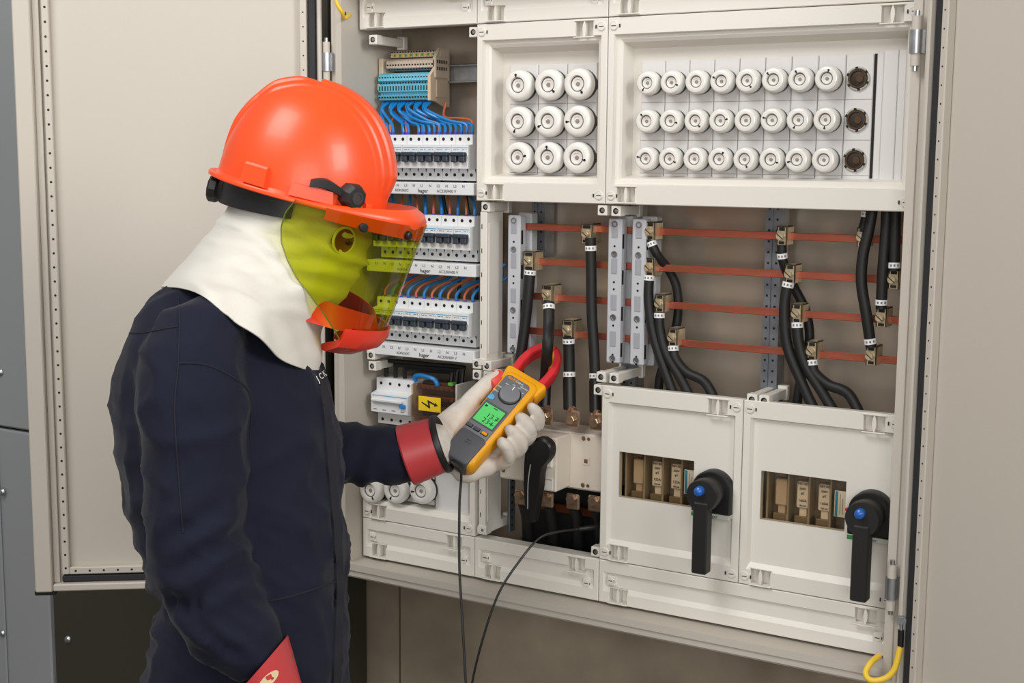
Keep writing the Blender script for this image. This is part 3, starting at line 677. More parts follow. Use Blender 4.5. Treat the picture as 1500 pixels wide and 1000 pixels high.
def cable(pts, r, label, group, tags=(), m=RUBBER, lug=None, sleeve=None):
    """pts: (px, py, y) survey points"""
    P = [at(*q) for q in pts]; t = thing('power_cable', label, 'cable', group)
    s = MB(); s.tube(P, r, 16, 8); s.build('jacket', m, t)
    S = spline(P, 24)
    for f in tags:
        i = min(int(f*(len(S)-1)), len(S)-2); d = (S[i+1]-S[i]).normalized(); k = MB()
        k.lathe([(r*1.02, -.0042), (r*1.09, -.0042), (r*1.09, .0042), (r*1.02, .0042)], S[i], d, 20, False, False); mk = k.build('marker_ring', WHITE, t)
        k = MB(); e = V((1, 0, 0))
        fwd = V((.25, -.97, 0)); side = d.cross(fwd).normalized(); fwd = side.cross(d).normalized()
        for q in (-.6, 0, .6):
            c = S[i]+(fwd*math.cos(q)+side*math.sin(q))*r*1.10; tx = (side*math.cos(q)-fwd*math.sin(q))
            k.prism([c-tx*r*.16-d*.0017, c+tx*r*.16-d*.0017, c+tx*r*.16+d*.0017, c-tx*r*.16+d*.0017], (fwd*math.cos(q)+side*math.sin(q))*.0002)
        k.build('marker_print', INKG, mk)
    if sleeve:
        a, b = [int(f*(len(S)-1)) for f in sleeve]; k = MB(); k.tube(S[a:b+1], r*1.12, 16, 1); k.build('shrink_sleeve', BLACK, t)
    if lug:
        p = at(*lug); k = MB(); k.cyl(P[-1]+V((0, 0, .004)), p+V((0, .004, .012)), r*.78, 14); k.box(p.x-.013, p.x+.013, p.y, p.y+.006, p.z-.016, p.z+.014, .003); k.build('lug', LUG, t)
        k = MB(); k.lathe([(.0115, 0), (.0115, -.003), (.0085, -.0032), (.0085, -.0085), (.0075, -.0095), (0, -.0095)], (p.x, p.y, p.z-.001), (0, 1, 0), 6); k.build('bolt', LUG, t)
        k = MB(); k.lathe([(.0128, .0), (.0128, -.0022), (.006, -.0022)], (p.x, p.y-.0001, p.z-.001), (0, 1, 0), 20); k.build('washer', LUG, t)
    return t
gA = 'thick black cables above the main switch'
clamp(858, 342, 'brass clamp on the uppermost busbar above the tall left-bay cable', .022, .034); clamp(773, 382, 'brass clamp on the second busbar at far left', .022, .034)
clamp(800, 431, 'brass clamp on the third busbar in the left bay', .022, .034); clamp(830, 483, 'brass clamp on the lowest busbar above the meter jaw', .022, .034)
cable([(865, 348, .036), (866, 400, .036), (867, 460, .034), (871, 530, .030), (872, 604, .022)], .0090, 'tall thick black cable at right of the left bay', gA, (.10, .82), lug=(873, 617, .012), sleeve=(.84, .99))
cable([(777, 394, .036), (773, 440, .034), (766, 500, .032), (757, 560, .024), (752, 598, .022)], .0095, 'leftmost thick black cable leaning behind the meter', gA, (.05,), lug=(750, 610, .012))
cable([(804, 443, .034), (804, 475, .020), (802, 508, -.002), (799, 552, .026), (797, 596, .018)], .0098, 'thick black cable gripped inside the red meter jaw', gA, (.08,), lug=(799, 609, .012), sleeve=(.78, .99))
cable([(833, 494, .034), (833.5, 520, .034), (834, 560, .030), (834.5, 600, .022)], .0098, 'short thick black cable just right of the meter jaw', gA, (.10, .58), lug=(838, 613, .012), sleeve=(.62, .99))
gB = 'black cables of the middle bay'
clamp(951, 338, 'brass clamp on the uppermost busbar right of the middle holders'); clamp(950, 391, 'brass clamp on the second busbar right of the middle holders'); clamp(965, 444, 'brass clamp on the third busbar in the middle bay'); clamp(984, 494, 'brass clamp on the lowest busbar in the middle bay')
cable([(952, 349, .040), (962, 372, .044), (980, 396, .066), (992, 425, .075), (992, 470, .075), (978, 520, .075), (966, 555, .075), (964, 600, .075)], .0076, 'rearmost black cable of the middle bay, bulging to the right', gB, (.06,))
cable([(951, 404, .036), (950, 440, .034), (957, 490, .032), (973, 540, .03), (992, 590, .03)], .0082, 'leftmost black cable of the middle bay', gB, (.04,))
cable([(966, 458, .036), (967, 485, .034), (976, 518, .032), (996, 552, .03), (1016, 590, .03)], .0082, 'black cable second from the left in the middle bay', gB, (.06,))
cable([(986, 506, .036), (989, 524, .034), (1006, 545, .032), (1033, 560, .03), (1052, 596, .03)], .0082, 'black cable curving out furthest right in the middle bay', gB, (.08,))
gC = 'black cables of the right bay'
clamp(1144, 345, 'brass clamp on the uppermost busbar at the perforated upright'); clamp(1156, 401, 'brass clamp on the second busbar at the perforated upright'); clamp(1166, 459, 'brass clamp on the third busbar in the right bay'); clamp(1188, 514, 'brass clamp on the lowest busbar in the right bay')
cable([(1145, 358, .040), (1148, 385, .044), (1163, 420, .066), (1180, 455, .075), (1186, 495, .075), (1178, 540, .075), (1170, 570, .075), (1166, 610, .075)], .0076, 'rearmost black cable of the right bay passing behind the clamps', gC, (.10,))
cable([(1155, 414, .036), (1149, 450, .034), (1153, 505, .032), (1172, 555, .03), (1196, 606, .03)], .0084, 'leftmost black cable of the right bay', gC, (.04,))
cable([(1168, 473, .036), (1170, 500, .034), (1180, 535, .032), (1203, 572, .03), (1228, 612, .03)], .0084, 'black cable second from the left in the right bay', gC, (.05,))
cable([(1189, 528, .036), (1193, 545, .034), (1213, 563, .032), (1243, 577, .03), (1263, 615, .03)], .0084, 'black cable curving out furthest right in the right bay', gC, (.07,))
gD = 'black cables hanging down at the right edge'
clamp(1262, 347, 'brass clamp on the uppermost busbar near the right edge', y=.034); clamp(1308, 409, 'brass clamp on the second busbar at the right edge'); clamp(1290, 465, 'brass clamp on the third busbar near the right edge'); clamp(1275, 521, 'brass clamp on the lowest busbar near the right edge')
cable([(1279, 300, .036), (1273, 335, .034), (1264, 375, .032), (1262, 415, .030), (1269, 460, .030), (1276, 508, .034)], .0084, 'long curved black cable hanging to the lowest busbar at right', gD, (.95,))
cable([(1300, 298, .036), (1297, 350, .036), (1293, 400, .034), (1291, 452, .034)], .0084, 'straight black cable hanging to the third busbar at right', gD, (.92,))
cable([(1312, 298, .036), (1311, 350, .036), (1310, 397, .034)], .0080, 'short black cable hanging to the second busbar at right edge', gD, (.88,))
cable([(1270, 298, .045), (1268, 318, .045), (1264, 336, .042)], .0070, 'stub of black cable at the uppermost busbar near the right edge', gD, (.4,))
# ================================================================== main switch
ms = thing('main_switch', 'ivory main switch with black lever handle below the thick cables', 'switch')
PL = mat('switch_ivory', (222, 212, 198), .45)
s = MB(); s.box(.2830, .4985, .030, .10, -.4935, -.3940, .003); b = s.build('housing', PL, ms)
x0, x1 = .371, .4265
s = MB(); s.box(x0, x1, -.020, .030, -.4900, -.3960, .002); fb = s.build('front_block', PL, ms)
s = MB(); s.box(x0+.003, x1-.006, -.0208, -.0198, -.4870, -.466, .0005); s.box(x0+.022, x1-.006, -.0212, -.0198, -.417, -.400, .0005); s.box(x0+.022, x1-.005, -.026, -.0198, -.4480, -.4250, .003); s.build('label_plate', mat('plate_white', (226, 222, 214), .45), fb)
s = MB(); s.box(x0+.005, x1-.008, -.0213, -.0205, -.4700, -.4688); s.build('stripe', STRIPEB, fb)
s = MB(); s.box(x1-.0235, x1-.0215, -.0216, -.0210, -.409, -.403); s.prism([(x1-.0155, -.0216, -.411), (x1-.014, -.0216, -.411), (x1-.0185, -.0216, -.403), (x1-.0200, -.0216, -.403)], (0, .0006, 0)); s.box(x1-.0150, x1-.0135, -.0216, -.0210, -.414, -.408); s.box(x1-.014, x1-.010, -.0216, -.021, -.4035, -.4020); s.build('position_mark', INK, fb)
s = MB()
for xx, zz in ((.452, -.402), (.462, -.402), (.452, -.484), (.462, -.484), (.292, -.478), (.356, -.484)):
    s.lathe([(.0040 if xx not in (.462,) else .0025, -.0008), (.003, -.0012), (0, -.0012)], (xx, .030, zz), (0, 1, 0), 12)
s.build('screw', mat('dull_brass', (150, 126, 96), .4, metal=.7), ms)
s = MB(); s.rings([rect(.4515, .4635, -.4475, -.4345, .0296), rect(.4515, .4635, -.4475, -.4345, .0285), rect(.4540, .4610, -.4450, -.4375, .0285), rect(.4540, .4610, -.4450, -.4375, .0297)], False, False); s.build('sight_frame', PL, ms)
s = MB(); s.box(.4540, .4610, .0293, .0302, -.4450, -.4375); s.build('sight_hole', mat('sight_brown', (120, 92, 70), .4), ms)
# lever handle
hub = at(789, 648, -.030)
s = MB(); s.cyl((hub.x+.006, -.020, hub.z-.006), (hub.x+.006, -.046, hub.z-.006), .0165, 28); hb = s.build('handle_hub', BLACK, ms)
P_ = [at(a, b, -.062) for a, b in ((776, 652), (783, 646.5), (793, 641.5), (800, 645.5), (805, 652), (806.5, 660), (805, 669), (800, 677), (793, 684), (791, 696), (789.6, 713), (781, 763), (779, 766), (771, 766.5), (769, 764), (765.6, 709), (766.5, 680), (768, 663))]
s = MB(); cP = sum(P_, V())/len(P_); s.rings([[p.lerp(cP, .06) for p in P_], [p+V((0, .003, 0)) for p in P_], [p+V((0, .020, 0)) for p in P_]], True, True); s.build('handle_lever', BLACK, ms)
a_, b_ = at(777, 680, -.0622), at(773, 745, -.0622); m_ = at(773.5, 708, -.0622)
s = MB(); s.tube([a_, m_, b_], .0010, 6, 4); s.build('handle_inlay', mat('inlay_grey', (150, 150, 150), .5), hb)
# lower terminals of the switch and the added dark plate behind, standing in for shade
for i, px in enumerate((762, 800, 838, 870)):
    p = at(px, 724+i*3, .02); t = thing('terminal_bolt', f'tinned terminal bolt under the main switch, {ORD[i]} from the left', 'bolt', 'lower switch terminals'); k = MB()
    k.box(p.x-.013, p.x+.013, .020, .026, p.z-.020, p.z+.008, .003); k.build('lug', LUG, t)
    k = MB(); k.lathe([(.0105, 0), (.0105, -.003), (.008, -.0032), (.008, -.009), (0, -.0095)], (p.x, .020, p.z), (0, 1, 0), 6); k.build('bolt', LUG, t)
    pts = [(p.x, .03, p.z-.018), (p.x-.004, .05, p.z-.05), (p.x-.012, .07, p.z-.10), (p.x-.02, .08, -.61)]
    c = thing('power_cable', f'dark cable under the main switch, {ORD[i]} from the left', 'cable', 'lower switch cables'); k = MB(); k.tube(pts, .0095, 14, 6); k.build('jacket', RUBBER, c)
s = MB(); s.box(.285, .496, .115, .137, -.66, -.50, .003); tag(s.build('shade_plate', BLACK), 'black plate added for shade at the back of the main switch bay', 'plate')  # added plate; its black stands in for shade deep in the bay
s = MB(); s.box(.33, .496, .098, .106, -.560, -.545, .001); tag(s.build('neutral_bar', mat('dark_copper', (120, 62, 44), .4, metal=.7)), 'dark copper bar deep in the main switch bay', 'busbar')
s = MB(); x_ = .272; s.box(x_+.002, x_+.014, .075, .078, -.60, -.475); s.box(x_+.014, x_+.016, .06, .078, -.60, -.475); s.m = 1
z = -.59
while z < -.48: s.box(x_+.006, x_+.009, .0745, .076, z, z+.004); s.box(x_+.0159, x_+.0163, .066, .070, z, z+.004); z += .014
tag(s.build('perforated_upright', [GALV, DARK]), 'short perforated upright beside the main switch bay', 'upright')
# ================================================================== fuse switch disconnectors behind the windows
def disconnector(Hh, label, hl, hp, lab2, third_text):
    t = thing('fuse_switch', label, 'fuse switch'); x0, x1, z0, z1 = Hh; W = x1-x0; Hz = z1-z0
    s = MB(); s.box(x0-.010, x1+.010, .052, .115, z0-.015, z1+.015, .002); s.build('housing', mat('switch_taupe', (146, 136, 122), .45), t)
    CLR = clear_mat('clear_cover', (226, 206, 180), .08, .10)
    for i in range(5):
        xx = x0+.004+i*(W+.01)/4.3; s = MB(); s.box(xx, xx+.0035, .0225, .0515, z0-.010, z1+.010, .001); s.build('divider', mat('amber_divider', (164, 150, 130), .25), t)
    for i in range(3):
        xa = x0+W*(.13+.255*i); s = MB()
        s.box(xa, xa+W*.15, .026, .0515, z0+Hz*.28, z1-Hz*.18, .002); s.box(xa+W*.03, xa+W*.12, .030, .0515, z0-.005, z0+Hz*.28, .001); f = s.build('fuse_link', mat('fuse_tan', (204, 182, 160), .5) if i == 0 else mat('fuse_card', (236, 224, 210), .55), t)
        if i:
            k = 0
            for tx, sz, fz in (('NH 00', .0058, .78), ('500V', .0050, .68), ('gG', .0050, .59), (third_text, .0062, .44), ('100 kA', .004, .34)):
                lettering(tx, sz, face_front(xa+W*.075, .0256, z0+Hz*fz), INK, f)
        s = MB(); s.box(xa-.002, xa+W*.17, .0245, .0515, z0-.006, z0+Hz*.12, .001); s.box(xa+W*.01, xa+W*.13, .0245, .0515, z1-Hz*.12, z1+.004, .001); s.build('contact', mat('contact_bronze', (140, 122, 100), .35, metal=.4), t)
    s = MB(); s.box(x1-W*.14, x1-.001, .0125, .0135, z0+Hz*.26, z1-Hz*.22, .0004); o = s.build('type_label', WHITE, t)
    s = MB(); s.box(x1-W*.13, x1-W*.10, .0121, .0126, z0+Hz*.27, z1-Hz*.23); s.build('label_stripe', STRIPEB, o)
    s = MB(); s.box(x1-W*.075, x1-W*.07, .0121, .0126, z0+Hz*.32, z1-Hz*.28); s.box(x1-W*.045, x1-W*.04, .0121, .0126, z0+Hz*.32, z1-Hz*.36); s.build('label_print', INKG, o)
    s = MB(); s.box(x0+.0003, x1-.0003, .0095, .0110, z0+.0003, z1-.0003); s.build('window_pane', clear_mat('window_tint', (244, 240, 232), .04, .06), t)
    # rotary handle on the cover
    h = thing('rotary_handle', hl, 'handle'); bx, hx_, lv = hp
    bc = at(*bx, 0.004); R = .0330; s = MB()
    arc = [(bc.x+R*math.cos(a), bc.z+R*math.sin(a)) for a in [math.pi*j/24 for j in range(25)]]
    poly = [(bc.x-R, bc.z-.034)]+[] ; out = [(a_, z_) for a_, z_ in arc]+[(bc.x-R, bc.z-.036), (bc.x+R, bc.z-.036)]
    s.rings([[V((a_, .0074, z_)) for a_, z_ in out], [V((a_, -.012, z_)) for a_, z_ in out], [V((bc.x+(a_-bc.x)*.94, -.015, bc.z+(z_-bc.z)*.94)) for a_, z_ in out]], True, True); bp = s.build('base', BLACK, h)
    s = MB(); s.box(bc.x-R*.96, bc.x+R*.98, -.0155, .0072, bc.z-.044, bc.z-.0362, .001); o = s.build('base_label', mat('tag_silver', (190, 190, 178), .4), h); s = MB(); s.box(bc.x-R*.96, bc.x-R*.30, -.0158, -.0152, bc.z-.0435, bc.z-.0368); s.build('green_end', mat('tag_green', (60, 140, 70), .4), o)
    lettering('hager', .0075, face_front(bc.x+.006, -.0158, bc.z-.040), mat('logo_teal', (40, 110, 130), .5), o)
    s = MB(); s.lathe([(.0250, -.014), (.0240, -.028), (.0232, -.033), (.0262, -.035), (.0262, -.050), (.0248, -.053), (.0, -.053)], (bc.x, 0, bc.z), (0, 1, 0), 36); hb_ = s.build('hub', mat('handle_black', (30, 29, 28), .48), h)
    s = MB(); s.box(bc.x-.0125, bc.x+.0125, -.056, -.034, bc.z-.126, bc.z-.010, .002); s.build('lever', mat('handle_black', (30, 29, 28), .48), h)
    s = MB(); s.lathe([(.0080, -.052), (.0080, -.057), (.0072, -.0615), (.0045, -.064), (0, -.065)], (bc.x-.002, 0, bc.z+.009), (0, 1, 0), 20); s.build('blue_button', mat('button_blue', (40, 100, 185), .22), h)
    if third_text == '160A':
        s = MB(); s.box(bc.x-.0268, bc.x-.0228, -.048, -.040, bc.z+.008, bc.z+.012); s.build('red_mark', mat('mark_red', (190, 30, 40), .4), hb_)
    return h
disconnector(H1, 'fused switch with brown fuses seen through the left lower window', 'black rotary handle with blue button on the left windowed cover', ((1047, 716), 0, 0), '', '125A')
disconnector(H2, 'fused switch with printed fuses seen through the right lower window', 'black rotary handle with blue button on the right windowed cover', ((1278, 748), 0, 0), '', '160A')
# ================================================================== earth wires at the door hinges
def earth(P, r, label, lug=None):
    t = thing('earth_wire', label, 'wire'); s = MB(); s.tube(P, r, 12, 8); s.build('insulation', YELLOW, t)
    return t
t = earth([at(487, -30, -.09), at(493, 3, -.085), at(501, 18, -.075), at(503, 26, -.060), at(508, 25, -.046), at(512, 22, -.02)], .0036, 'yellow earth wire entering a hole at the upper left cabinet edge')
p = at(508, 22, -.035); s = MB(); s.cyl((p.x-.0045, p.y, p.z), (p.x-.002, p.y+.001, p.z), .0062, 16); s.build('grommet', BLACK, t)
t = earth([at(1288, 960, -.056), at(1276, 970, -.075), at(1268, 985, -.085), at(1276, 996, -.09), at(1297, 993, -.085), at(1311, 978, -.08), at(1319, 946, -.075)], .0046, 'yellow earth wire looping at the lower right door hinge')
a_, b_ = at(1319, 947, -.075), at(1320, 922, -.075)
s = MB(); s.cyl(a_, b_, .0046, 12); s.build('crimp_sleeve', BLACK, t)
c_ = at(1320, 908, -.075); s = MB(); s.cyl(b_, c_, .0030, 10); s.lathe([(.0055, 0), (.0055, -.003), (0, -.003)], c_, (-.2, 1, 0), 6); s.lathe([(.0075, .0), (.0075, -.0015), (0, -.0015)], c_, (-.2, 1, 0), 16); s.build('ring_terminal', ZINC, t)
# ================================================================== the electrician
from mathutils.bvhtree import BVHTree
NAVY = mat('navy_cotton', (21, 24, 40), .88, bump=.25, bscale=900, sheen=.08, spec=.22)
HOODM = mat('hood_cotton', (206, 203, 194), .9, bump=.2, bscale=700, sheen=.2, spec=.2)
LEATHER = mat('white_leather', (226, 220, 210), .62, bump=.15, bscale=160, rgb2=(206, 196, 184), vscale=30)
REDRUB = mat('red_rubber', (184, 58, 62), .40, bump=.05, bscale=80)
SKIN = mat('skin', (176, 120, 92), .5)
ORANGE = mat('helmet_orange', (238, 78, 28), .36, coat=.08)
REDP = mat('guard_red', (214, 52, 34), .32)
def loft(mb, st, n=28, e=2.0):
    """st: stations (px, py, depth, half_px, half_depth)"""
    C_ = [dp(a, b, c) for a, b, c, _, _ in st]; R = []
    for i, (a, b, c, hp, hd) in enumerate(st):
        t = (C_[min(i+1, len(st)-1)]-C_[max(i-1, 0)]).normalized()
        e2 = (fw-t*fw.dot(t)).normalized(); e1 = t.cross(e2).normalized(); hw = hp*c/FPX
        ring = []
        for j in range(n):
            q = 2*math.pi*j/n; cx, sx_ = math.cos(q), math.sin(q)
            ring.append(C_[i]+e1*hw*math.copysign(abs(cx)**(2/e), cx)+e2*hd*math.copysign(abs(sx_)**(2/e), sx_))
        R.append(ring)
    mb.rings(R, True, True)
def capsule(mb, pts, rad, n=12, sub=6):
    """tapered round-ended tube through world points"""
    P = spline(pts, sub); m = len(P); rs = []
    for i in range(m):
        f = i/(m-1)*(len(rad)-1); k = min(int(f), len(rad)-2); rs.append(rad[k]+(rad[k+1]-rad[k])*(f-k))
    t0 = (P[0]-P[1]).normalized(); t1 = (P[-1]-P[-2]).normalized()
    Q = [(P[0]+t0*rs[0]*s_, rs[0]*c_) for s_, c_ in ((.95, .3), (.7, .7))]+list(zip(P, rs))+[(P[-1]+t1*rs[-1]*s_, rs[-1]*c_) for s_, c_ in ((.7, .7), (.95, .3))]
    R = []; u_ = None
    for i, (p, r_) in enumerate(Q):
        t = (Q[min(i+1, len(Q)-1)][0]-Q[max(i-1, 0)][0]).normalized()
        if u_ is None: u_ = t.orthogonal().normalized()
        u_ = (u_-t*u_.dot(t)).normalized(); w_ = t.cross(u_)
        R.append([p+(u_*math.cos(2*math.pi*j/n)+w_*math.sin(2*math.pi*j/n))*r_ for j in range(n)])
    mb.rings(R, True, True)
def union(mb, name, voxel, smooth=6, fac=.5):
    o = mb.build(name, NAVY); m = o.modifiers.new('r', 'REMESH'); m.mode = 'VOXEL'; m.voxel_size = voxel
    if smooth:
        k = o.modifiers.new('s', 'SMOOTH'); k.iterations = smooth; k.factor = fac
    dg = bpy.context.evaluated_depsgraph_get(); dg.update()
    me = bpy.data.meshes.new_from_object(o.evaluated_get(dg)); bpy.data.objects.remove(o)
    return me
def displace(me, fn):
    me.update(); N = [v.normal.copy() for v in me.vertices]
    for v, n in zip(me.vertices, N): v.co += n*fn(v.co, n)
    me.update()
def pix(p):
    d = p-CAMP; z = d.dot(fw); return 750+FPX*d.dot(rt)/z, 500-FPX*d.dot(up)/z, z
def finish(me, m, smooth=180):
    me.materials.clear()
    for q in (m if isinstance(m, list) else [m]): me.materials.append(q)
    me.polygons.foreach_set('use_smooth', [True]*len(me.polygons)); return me
person = thing('person', 'person in navy coverall, white hood and gloves measuring inside the open cabinet', 'person')
D0 = 1.87
mb = MB()
tor = [(425, 310, 440, .07), (445, 262, 446, .125), (480, 214, 456, .172), (520, 187, 466, .195), (560, 171, 476, .20), (620, 166, 489, .197), (700, 180, 499, .19), (780, 207, 506, .185), (850, 224, 509, .18), (890, 230, 508, .18), (940, 220, 508, .19), (1000, 209, 508, .195), (1070, 206, 506, .195), (1150, 216, 500, .185), (1190, 250, 470, .16)]
loft(mb, [((l+13+r_)/2, py, D0, (r_-l-13)/2, hd) for py, l, r_, hd in tor], 40, 2.35)
for dd in (-.10, .10):
    loft(mb, [(360, 1120, D0+dd, 110, .100), (360, 1250, D0+dd, 92, .092), (358, 1400, D0+dd, 78, .078), (352, 1500, D0+dd, 72, .072), (345, 1700, D0+dd, 62, .064), (342, 1840, D0+dd, 58, .06), (342, 1872, D0+dd, 54, .056)], 24, 2.1)
# near arm
loft(mb, [(312, 470, 1.735, 40, .06), (296, 495, 1.715, 68, .080), (286, 540, 1.695, 80, .088), (284, 600, 1.68, 82, .088), (286, 680, 1.675, 76, .082), (286, 750, 1.672, 71, .078), (288, 800, 1.672, 70, .077), (298, 842, 1.672, 72, .076), (318, 885, 1.672, 70, .072), (343, 923, 1.672, 60, .062), (366, 954, 1.672, 48, .050), (384, 978, 1.672, 38, .040)], 28, 2.15)
# far arm
loft(mb, [(395, 490, 2.01, 45, .06), (405, 540, 2.05, 62, .075), (420, 610, 2.085, 62, .072), (440, 660, 2.11, 58, .066), (480, 668, 2.125, 48, .056), (530, 668, 2.14, 45, .050), (570, 667, 2.15, 44, .046), (598, 665, 2.155, 41, .043), (618, 660, 2.16, 36, .038)], 24, 2.1)
# neck and head
loft(mb, [(375, 445, D0, 62, .07), (395, 420, D0, 60, .062), (420, 390, D0, 66, .062), (440, 350, D0, 82, .072), (448, 310, D0, 90, .078), (440, 250, D0, 88, .076), (425, 200, D0, 70, .062), (418, 175, D0, 40, .035)], 24, 2.1)
me = union(mb, 'body', .0075, 5)
def fold(p, n):
    px, py, z = pix(p)
    if py < 425 and px > 300: return 0
    q = p*1.0
    a = noise.noise(V((q.x*9, q.y*9, q.z*5)))*.0045
    s = p.dot(V((.5, .3, .8)))
    b = (1-abs(noise.noise(V((q.x*7+3, q.y*7, q.z*13+5)))))**4*.005
    c = (1-abs(noise.noise(V((q.x*14+1.3, q.y*14+9, q.z*9)))))**5*.0028
    d = (a*.8+b*1.2+c*1.3-.004)*1.15
    near = z < 1.80
    # diagonal drag folds from the shoulder and round the elbow
    u5 = px*.72+py*.69; t5 = px*.69-py*.72
    d += .0022*((1-abs(noise.noise(V((u5*.0045, t5*.020, z*2)))))**4-.25)
    if near and py > 700: d += .0055*((1-abs(noise.noise(V((px*.010, (py-.35*px)*.028, 3.3)))))**4-.2)*math.exp(-((py-830)/90)**2)
    # elbow creases, waist gathers
    if near and px < 372:
        e = math.exp(-((py-800)/60)**2); d += e*.005*math.sin((py*.11+px*.075))*min(1, max(0, (px-225)/60))
        e = math.exp(-((py-935)/35)**2); d += e*.004*math.sin(py*.16-px*.12)
    if not near and py > 600 and px > 497:
        d += .0035*math.sin(px*.16+py*.05)*math.exp(-((px-520)/40)**2)
    w_ = math.exp(-((py-885)/16)**2)
    if px < 300 or z > 1.8: d += w_*(-.008+.004*math.sin(px*.30))
    return d
displace(me, fold)
finish(me, [NAVY, SKIN])
idx = []
for f in me.polygons:
    px, py, z = pix(f.center); idx.append(1 if (py < 428 and px > 360 and abs(z-D0) < .1 and py < 470-.15*px) else 0)
me.polygons.foreach_set('material_index', idx)
body = link('body', me, person); body['label'] = 'navy cotton coverall over the whole figure'
bvh = BVHTree.FromObject(body, bpy.context.evaluated_depsgraph_get())
def on_body(px, py, off=.0):
    d = ray(px, py).normalized(); h = bvh.ray_cast(CAMP, d)
    if h[0] is None: return None, None
    return h[0]+h[1]*off, h[1]
def seam(pl, r_, name='seam', m=None, sub=10):
    P = []
    for q in spline([V((a, b, 0)) for a, b in pl], sub):
        p, n = on_body(q.x, q.y, .0004)
        if p is not None: P.append(p)
    if len(P) > 3:
        s = MB(); s.tube(P, r_, 6, 1); return s.build(name, m or mat('navy_thread', (16, 18, 30), .9), person)
seam([(262, 436), (263, 480), (261, 532)], .0010); seam([(262, 532), (300, 534), (340, 552), (366, 580), (366, 640)], .0011)
seam([(172, 486), (205, 488), (240, 482), (262, 478)], .0012); seam([(262, 532), (256, 600), (262, 700), (268, 780)], .0012)
seam([(392, 880), (430, 872), (490, 852)], .0014)
# front placket
L_, R_ = [], []
for q in spline([V((470, 556, 0)), V((478, 620, 0)), V((484, 700, 0)), V((492, 790, 0)), V((495, 870, 0)), V((492, 960, 0)), V((488, 1040, 0))], 12):
    a, na = on_body(q.x-5, q.y, .002); b, nb_ = on_body(q.x+5, q.y, .002)
    if a is not None and b is not None and (a-b).length < .1: L_.append((a, na)); R_.append((b, nb_))
s = MB(); rg = [[a-na*.003, a+na*.0015, b+nb_*.0015, b-nb_*.003] for (a, na), (b, nb_) in zip(L_, R_)]
s.rings(rg, True, True); s.build('placket', mat('navy_placket', (18, 20, 34), .85, bump=.2, bscale=700), person)
# chest lettering
for tx, px, py, sz in (('J', 463.0, 556, .0125), ('C', 468.0, 552, .0125), ('K', 473.0, 548, .0125)):
    p, n = on_body(px, py, .0025)
    if p is None: continue
    n = (n - fw*1.2).normalized(); r_ = up.cross(n).normalized(); u_ = n.cross(r_)
    M_ = Matrix(((r_.x, u_.x, n.x, p.x), (r_.y, u_.y, n.y, p.y), (r_.z, u_.z, n.z, p.z), (0, 0, 0, 1))) @ Matrix.Rotation(.45, 4, 'Z') @ Matrix.Scale(.62, 4, (1, 0, 0))
    lettering(tx, sz, M_, WHITE, person)
# boots
for dd in (-.10, .10):
    a = dp(342, 1850, D0+dd); a.z = -1.5; f_ = V((fw.y, -fw.x, 0)).normalized(); sd = V((0, 0, 1)).cross(f_)
    def bp_(x, y, z): return a+f_*x+sd*y+V((0, 0, z))
    s = MB(); R = []
    for z, x0, x1, w_ in ((0, -.075, .19, .045), (.03, -.078, .195, .048), (.06, -.075, .18, .046), (.085, -.07, .10, .045), (.12, -.068, .055, .046), (.20, -.066, .05, .05)):
        R.append([bp_((x0+x1)/2+(x1-x0)/2*math.cos(2*math.pi*j/20), w_*math.sin(2*math.pi*j/20)*(1 if math.cos(2*math.pi*j/20) < 0 else .95), z) for j in range(20)])
    s.rings(R, True, True); s.build('boot', BLACK, person)
# hood: rings from back over the near side to the front, mirrored to the far side
HR_ = [
    [(395, 170, -.005), (405, 172, -.03), (425, 172, -.04), (445, 174, -.03), (455, 178, 0)],
    [(348, 262, -.0), (378, 266, -.062), (438, 270, -.080), (500, 276, -.064), (532, 285, 0)],
    [(336, 298, -.0), (368, 306, -.066), (438, 316, -.080), (508, 318, -.066), (541, 325, 0)],
    [(316, 326, -.0), (352, 344, -.074), (428, 362, -.082), (502, 366, -.066), (538, 372, 0)],
    [(290, 358, -.0), (328, 374, -.098), (408, 404, -.098), (480, 416, -.066), (510, 428, 0)],
    [(262, 390, -.0), (302, 400, -.132), (386, 440, -.152), (444, 466, -.082), (470, 478, 0)],
    [(246, 408, -.0), (290, 414, -.168), (364, 462, -.190), (434, 508, -.118), (472, 521, -.01)],
    [(236, 420, -.0), (286, 428, -.178), (352, 474, -.208), (422, 531, -.142), (470, 542, -.02)]]
NS = 96
rings_ = []
for ring in HR_:
    full = ring+[(a, b, -c) for a, b, c in ring[-2:0:-1]]
    P = [dp(a, b, D0+c) for a, b, c in full]; k = len(P); out = []
    for j in range(NS):
        f = j/NS*k; i = int(f); t = f-i
        p0, p1, p2, p3 = P[(i-1) % k], P[i % k], P[(i+1) % k], P[(i+2) % k]
        out.append(.5*((2*p1)+(p2-p0)*t+(2*p0-5*p1+4*p2-p3)*t*t+(3*p1-p0-3*p2+p3)*t**3))
    rings_.append(out)
fine = []
for j in range(NS): fine.append(spline([r_[j] for r_ in rings_], 9))
RR = [[fine[j][i] for j in range(NS)] for i in range(len(fine[0]))]
s = MB(); s.rings(RR, True, False); hood = s.build('hood', HOODM, person, smooth=180)
